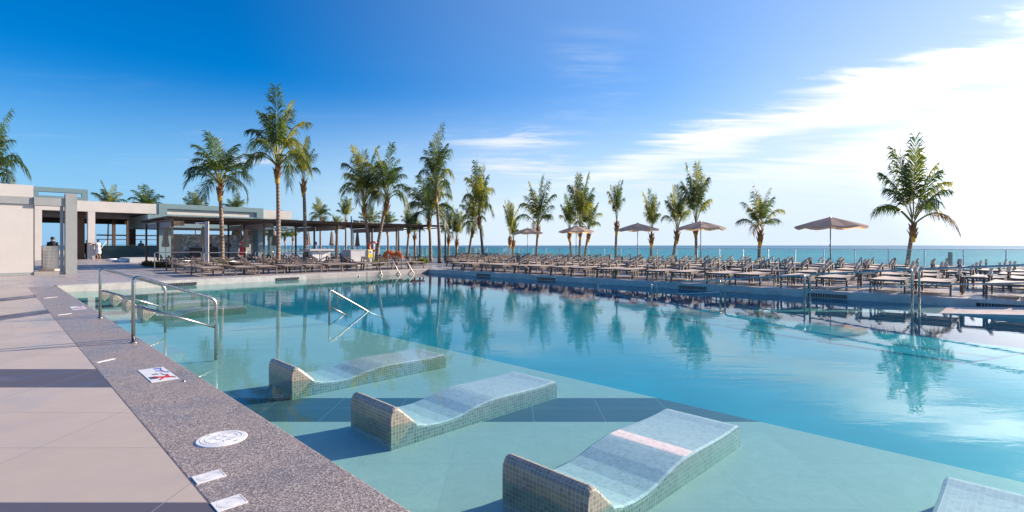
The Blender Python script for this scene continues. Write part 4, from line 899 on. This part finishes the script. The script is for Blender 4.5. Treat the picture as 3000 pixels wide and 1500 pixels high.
# grey cabinet, white counter, posts
cb1 = empty('grey_cabinet', PS(18, 38.5, 0)); c0, c1 = s_at(1028, 38.3), s_at(1090, 38.3)
part('body', M['light_grey'], cb1, (c0, c1, 38.3, 39.9, .06, .96)); part('kick_plate', M['grey_trim'], cb1, (c0 + .04, c1 - .04, 38.34, 39.86, 0, .06)); part('cap', M['light_grey'], cb1, (c0 - .03, c1 + .03, 38.27, 39.93, .96, 1.0))
y0 = s_at(1077, 38.3); ysn = part('warning_sign', M['yellow'], cb1, (y0, c1 + .02, 38.22, 38.26, .55, 1.02)); part('white_symbol', M['white_plastic'], cb1, (y0 + .08, c1 - .06, 38.205, 38.218, .76, .97)); part('blue_symbol', M['blue'], cb1, (y0 + .16, c1 - .14, 38.19, 38.204, .82, .91))
tag(cb1, 'grey cabinet with a yellow warning sign at the far end of the pool', 'cabinet')
cb2 = empty('white_counter', PS(15, 42, 0)); c0, c1 = s_at(909, 43.6), s_at(957, 43.6)
part('body', M['white_plastic'], cb2, (c0 + .2, c1, 43.6, 45.2, 0, .93)); part('side_panel', M['light_grey'], cb2, (c1 + .002, c1 + .35, 43.6, 45.2, 0, .93)); part('counter_top', M['light_grey'], cb2, (c0 - .15, c1 + .55, 43.3, 45.4, .93, 1.03)); tag(cb2, 'white service counter with overhanging grey top behind the loungers', 'counter')
cp_ = empty('concrete_post', AT(606, 27, 0)); MB().box((0, 0, 1.25), (.17, .17, 2.5), R(20)).build('shaft', M['concrete'], cp_); MB().box((-.36, 0, 2.42), (.45, .10, .05)).build('lamp_arm', M['white_plastic'], cp_); MB().box((-.5, 0, 2.38), (.08, .08, .05)).build('lamp_head', M['white_plastic'], cp_)
tag(cp_, 'pale square concrete post with small lamp among the far loungers', 'post')
lpst = empty('camera_pole', AT(1029.5, 36.5, 0)); MB().tube([(0,0,0), (0,0,3.3)], .055, 10).build('mast', M['light_grey'], lpst, True); MB().tube([(.16,0,0), (.16,0,2.1)], .04, 8).build('side_mast', M['light_grey'], lpst, True)
MB().box((.35, 0, 2.95), (.4, .14, .12), 0).build('camera_head', M['grey_trim'], lpst, bevel=.02); MB().box((.12, 0, 3.02), (.3, .04, .04)).build('arm', M['grey_trim'], lpst); MB().box((.19, -.05, 1.75), (.05, .03, .5)).build('notice', M['white_plastic'], lpst)
tag(lpst, 'thin grey mast with camera heads rising above the grey cabinet', 'pole')
ring = empty('life_ring', AT(1093, 34.8, 0)); 
for k in range(4):
    a0_ = R(45 + 90*k + 4); pts = [(math.cos(a0_ + R(82)*j/8)*.30, 0, 1.18 + math.sin(a0_ + R(82)*j/8)*.30) for j in range(9)]; MB().tube(pts, .062, 10).build('float_quarter', M['ringred'], ring, True)
bd = MB()
for k in range(4):
    a0_ = R(45 + 90*k - 4); bd.tube([(math.cos(a0_ + R(8)*j/2)*.30, 0, 1.18 + math.sin(a0_ + R(8)*j/2)*.30) for j in range(3)], .064, 10)
bd.build('white_band', M['white_plastic'], ring, True); MB().tube([(0,.08,0), (0,.08,1.5)], .035, 8).build('stand', M['white_plastic'], ring, True); ring.rotation_euler = (0, 0, R(-20))
tag(ring, 'orange red life ring on a white stand between two palm trunks', 'life ring')
tr_ = random.Random(9)
for px, Y, zz, wd, hh, lb in ((1142, 34, .38, .95, .50, 'larger heap of orange towels piled on a lounger'), (1167, 34, .38, .62, .46, 'smaller heap of orange towels beside the pergola post')):
    mb = MB(); n = 14; m = 7; vs_ = []
    for i in range(m + 1):
        ph = i / m * math.pi / 2
        for j in range(n):
            a = 2*math.pi*j/n; r = wd/2 * math.cos(ph) ** .7 * (1 + .12*math.sin(3*a + i) + tr_.uniform(-.06,.06)); vs_.append((r*math.cos(a), r*.6*math.sin(a), hh*math.sin(ph)*(1 + .1*math.sin(2*a))))
    mb.add(vs_, [(i*n+j, i*n+(j+1)%n, (i+1)*n+(j+1)%n, (i+1)*n+j) for i in range(m) for j in range(n)]); o = mb.build('towel_pile', M['orange'], None, True); o.location = AT(px, Y, zz); tag(o, lb, 'towels', 'orange towel heaps')
pst = empty('exit_sign_post', AT(927, 44, 0)); MB().tube([(0,0,0), (0,0,1.3)], .03, 6).build('pole', M['white_post'], pst); MB().box((0, -.04, 1.42), (.20, .03, .30)).build('panel', M['white_plastic'], pst)
g_ = MB(); g_.box((-.035, -.06, 1.48), (.07, .008, .09)); g_.box((.04, -.06, 1.36), (.06, .008, .09)); g_.build('green_symbol', M['leaf_y'], pst); tag(pst, 'small white sign panel with green marks on a thin post by the sea', 'sign')
# grey hoop rails on the far deck
for px0, px1, y0_, lb in ((453, 590, 797, 'grey hoop handrail at the left end of the far deck'), (597, 722, 800, 'grey hoop handrail right of the concrete post'), (748, 800, 785, 'grey hoop handrail left of the tallest palm trunk'), (845, 937, 782, 'grey hoop handrail in front of the white counter'), (943, 1015, 780, 'grey hoop handrail left of the grey cabinet')):
    Ya = H*F/(y0_ - HY) if y0_ > 790 else 28.5; p0 = AT(px0, Ya); p1 = AT(px1, Ya + (px1 - px0) * .012); t = empty('hoop_rail', p0); q = p1 - p0
    MB().tube(rounded([Vector((0,0,0)), Vector((0,0,.92)), q + Vector((0,0,.92)), q], .08), .022, 8).build('hoop', M['steel'], t, True); MB().tube([Vector((0,0,.5)), q + Vector((0,0,.5))], .016, 6).build('lower_bar', M['steel'], t, True)
    tag(t, lb, 'handrail', 'grey hoop rails on the far deck')

# ------------------------------------------------------------------ low plants
def plant_mesh(seed, h, n, cols):
    rg = random.Random(seed); mb = MB()
    for k in range(n):
        a = rg.uniform(0, 6.28); th = rg.uniform(.1, 1.2); L = h * rg.uniform(.5, 1.1); d = Vector((math.sin(th)*math.cos(a), math.sin(th)*math.sin(a), math.cos(th))); s_ = d.cross(Vector((0,0,1))).normalized() * rg.uniform(.02, .04)
        b0 = Vector((rg.uniform(-.3,.3), rg.uniform(-.15,.15), 0)); mb.mi = rg.randrange(len(cols)); mid = b0 + d*L*.6; e = b0 + d*L + Vector((0,0,-.08*L))
        mb.add([b0, mid + s_, e, mid - s_], [(0,1,2,3)])
    o = mb.build('leafy_plant', cols); dt = o.data; bpy.data.objects.remove(o); return dt
M['leaf_r'] = leafm('croton_red', (.20, .04, .03), (.25, .04, .02))
PMs = [plant_mesh(1, .35, 170, [M['leaf_r'], M['leaf_b'], M['leaf']]), plant_mesh(2, .5, 170, [M['leaf'], M['leaf_y']]), plant_mesh(3, .38, 150, [M['leaf_r'], M['leaf'], M['leaf_b']])]
pspots = [(432, 31.5, 0,'dark red low plant, left end of the bed by the hoop rail'), (446, 30.5, 0,'red brown low plant second in the bed by the hoop rail'), (460, 30.2, 2,'red brown low plant third in the bed by the hoop rail'), (474, 29.9, 0,'reddish low plant fourth in the bed by the hoop rail'), (488, 29.6, 2,'reddish low plant at the right end of the short bed'),
   (640, 28.5, 1,'green leafy plant left of the palm foot before the mural bar'), (660, 28.5, 1,'yellow green leafy plant right of the palm foot before the mural bar'), (700, 28.0, 0,'bright red plant low behind the front row loungers'), (770, 28.3, 2,'red green low plant between palm foot and loungers'), (835, 28.3, 2,'low reddish plant right of the tallest palm foot'),
   (990, 30.5, 0,'low red plant left of the grey cabinet'), (1110, 32.0, 1,'green plant at the foot of the leaning palm'), (1092, 32, 0,'red leafed plant right beside the grey cabinet'), (1205, 34, 2,'low red plant near the corner ladder'), (1240, 35, 1,'low green plant near the dark bushy palm foot')]
for px, Y, k, lb in pspots:
    o = bpy.data.objects.new('leafy_plant', PMs[k]); COL.objects.link(o); o.location = AT(px, Y, 0); o.rotation_euler = (0, 0, px); o.scale = (1.15,) * 3; tag(o, lb, 'plant', 'low plants on the far deck')

# ------------------------------------------------------------------ people
def person(loc, rz, h, pose, cols, label):
    root = empty('person', loc, rz); k = h / 1.7
    J = dict(pel=(0,0,.92), wst=(0,0,1.06), cst=(0,-.01,1.28), nk=(0,-.01,1.44), hd0=(0,-.02,1.50), hd1=(0,-.025,1.60), hd2=(0,-.02,1.68),
             ls=(-.17,0,1.39), le=(-.24,.02,1.12), lw=(-.25,-.06,.88), lh=(-.25,-.09,.80), rs=(.17,0,1.39), re=(.24,.02,1.12), rw=(.25,-.06,.88), rh=(.25,-.09,.80),
             lhp=(-.09,0,.88), lk=(-.10,-.02,.50), la=(-.10,.01,.09), lt=(-.10,-.13,.03), rhp=(.09,0,.88), rk=(.10,-.02,.50), ra=(.10,.01,.09), rt=(.10,-.13,.03))
    J.update(pose)
    RAD = dict(pel=.13, wst=.115, cst=.13, nk=.055, hd0=.055, hd1=.088, hd2=.065, ls=.06, le=.043, lw=.030, lh=.036, rs=.06, re=.043, rw=.030, rh=.036, lhp=.095, lk=.058, la=.038, lt=.035, rhp=.095, rk=.058, ra=.038, rt=.035)
    E = [('pel','wst'),('wst','cst'),('cst','nk'),('nk','hd0'),('hd0','hd1'),('hd1','hd2'),('cst','ls'),('ls','le'),('le','lw'),('lw','lh'),('cst','rs'),('rs','re'),('re','rw'),('rw','rh'),('pel','lhp'),('lhp','lk'),('lk','la'),('la','lt'),('pel','rhp'),('rhp','rk'),('rk','ra'),('ra','rt')]
    names = list(J); idx = {n: i for i, n in enumerate(names)}; vs_ = [tuple(Vector(J[n]) * k) for n in names]; rad = [RAD[n] * k for n in names]; ed = [(idx[a], idx[b]) for a, b in E]
    for hn, sg in (('lh', -1), ('rh', 1)):           # five short fingers per hand
        wv = Vector(J[hn]) - Vector(J[hn[0] + 'w']); wv.normalize(); sd_ = wv.cross(Vector((0, 1, 0))); sd_ = sd_.normalized() if sd_.length > .1 else Vector((1, 0, 0))
        for f in range(5):
            L = (.055, .075, .08, .075, .06)[f]; off = (f - 2) * .016; p = Vector(J[hn]) + sd_ * off; e = p + wv * L + (sd_ * .03 * -1 if f == 0 else Vector((0, 0, 0)))
            vs_.append(tuple(e * k)); rad.append(.010 * k); ed.append((idx[hn], len(vs_) - 1))
    me = bpy.data.meshes.new('body'); me.from_pydata(vs_, ed, []); me.materials.append(cols[0])
    o = bpy.data.objects.new('body', me); COL.objects.link(o); o.parent = root
    md = o.modifiers.new('skin', 'SKIN'); sv = me.skin_vertices[0] if me.skin_vertices else None
    if sv is None:
        pass
    else:
        for i, r_ in enumerate(rad): sv.data[i].radius = (r_, r_ * (.75 if names[i] in ('cst','wst','pel') else 1) if i < len(names) else r_)
        sv.data[idx['pel']].use_root = True
    sb = o.modifiers.new('sub', 'SUBSURF'); sb.levels = 1; sb.render_levels = 1
    hd = Vector(J['hd1']) * k
    MB().lathe([(0, .115*k), (.06*k, .10*k), (.095*k, .05*k), (.10*k, -.01*k), (.08*k, -.06*k)], (hd.x, hd.y + .022*k, hd.z + .01*k), 14).build('hair', cols[1], root, True)
    fc = MB(); fc.lathe([(0, .02*k), (.013*k, .0), (0, -.02*k)], (hd.x, hd.y - .092*k, hd.z - .01*k), 6); fc.build('nose', cols[0], root, True)
    return root
def wrap(root, prof, c, mat, name, sy=.8): 
    return MB().lathe(prof, c, 18, 1, sy).build(name, mat, root, True)
Yp = H*F/(759.5 - HY); 
w1 = person(AT(288, Yp), R(-40), 1.74, dict(ls=(-.16,-.03,1.38), le=(-.22,-.22,1.26), lw=(-.10,-.42,1.28), lh=(-.08,-.48,1.30), rs=(.17,-.03,1.38), re=(.20,-.26,1.32), rw=(.12,-.48,1.38), rh=(.10,-.54,1.40), lk=(-.10,-.08,.50), rk=(.10,.05,.50), ra=(.10,.14,.09), rt=(.10,.02,.03), lt=(-.1,-.15,.03)), (M['skin'], M['hair']), '')
wrap(w1, [(.27, .50), (.25, .75), (.20, .95), (.165, 1.08), (.185, 1.28), (.20, 1.40), (.10, 1.47)], (0, 0, .02), M['dress'], 'white_dress'); MB().tube([(-.17,-.02,1.42), (-.22,-.22,1.28)], [.085,.07], 10).build('sleeve', M['dress'], w1, True); MB().tube([(.18,-.02,1.42), (.2,-.24,1.36)], [.085,.07], 10).build('sleeve', M['dress'], w1, True)
tag(w1, 'person in a white knee-length robe reaching out with a long pole', 'person')
hp = AT(288, Yp) + Vector((.42, -.36, 0)); pb = hp + Vector((-.75, -.55, 0)); mp_ = MB(); mp_.tube([Vector((.18, .2, 1.62)), Vector((-.55, -.45, .06))], .028, 8); o = mp_.build('cleaning_pole', M['light_grey'], None, True); o.location = AT(301, Yp - .3); tag(o, 'pale long-handled pole held by the person in white', 'pole')
Yr = 46.0; w2 = person(AT(711, Yr), R(20), 1.70, dict(le=(-.30,-.08,1.20), lw=(-.18,-.24,1.18), lh=(-.14,-.30,1.2)), (M['skin'], M['hair']), '')
w2.location.z = .18
wrap(w2, [(.30, .20), (.27, .50), (.23, .80), (.16, 1.02)], (0,0,0), M['redcloth'], 'red_skirt'); wrap(w2, [(.152, 1.22), (.162, 1.3), (.15, 1.36)], (0,-.01,0), M['redcloth'], 'top')
tag(w2, 'person in a long red skirt with bare back before the mural', 'person'); st2 = MB(); sbox(st2, s_at(690, 76), s_at(735, 76), 69, 75, 0, .18)
st2.build('bar_platform', M['stone_wall']); bpy.data.objects['bar_platform']['kind'] = 'structure'; bpy.data.objects['bar_platform']['label'] = 'low stone platform before the mural bar'
seat = dict(lk=(-.12,-.42,.56), la=(-.12,-.42,.10), lt=(-.12,-.55,.04), rk=(.12,-.42,.56), ra=(.12,-.42,.10), rt=(.12,-.55,.04), le=(-.24,-.08,1.15), lw=(-.14,-.30,1.12), lh=(-.10,-.36,1.12), re=(.24,-.08,1.15), rw=(.14,-.30,1.12), rh=(.10,-.36,1.12))
for px, Y, lb in ((154, 31, 'person in a dark shirt seen behind the curved menu board'), (255, 49.5, 'dark clothed person standing in the shade of the brown wall'), (273, 50.5, 'dark clothed person beside the counter just left of the white robe'), (413, 55, 'dark silhouetted person behind the long counter under the teal roof')):
    p_ = person(AT(px, Y), R(20), 1.75, {}, (M['skin'], M['hair']), ''); wrap(p_, [(.175, .90), (.17, 1.08), (.20, 1.3), (.21, 1.42), (.09, 1.51)], (0,0,0), M['darkcloth'], 'dark_shirt'); wrap(p_, [(.11, .05), (.17, .5), (.19, .95)], (0,0,0), M['darkcloth'], 'trousers', .7)
    for sg in (-1, 1): MB().tube([(sg*.18,0,1.44), (sg*.25,.02,1.15), (sg*.255,-.04,.95)], [.08,.065,.05], 10).build('sleeve', M['darkcloth'], p_, True)
    tag(p_, lb, 'person')
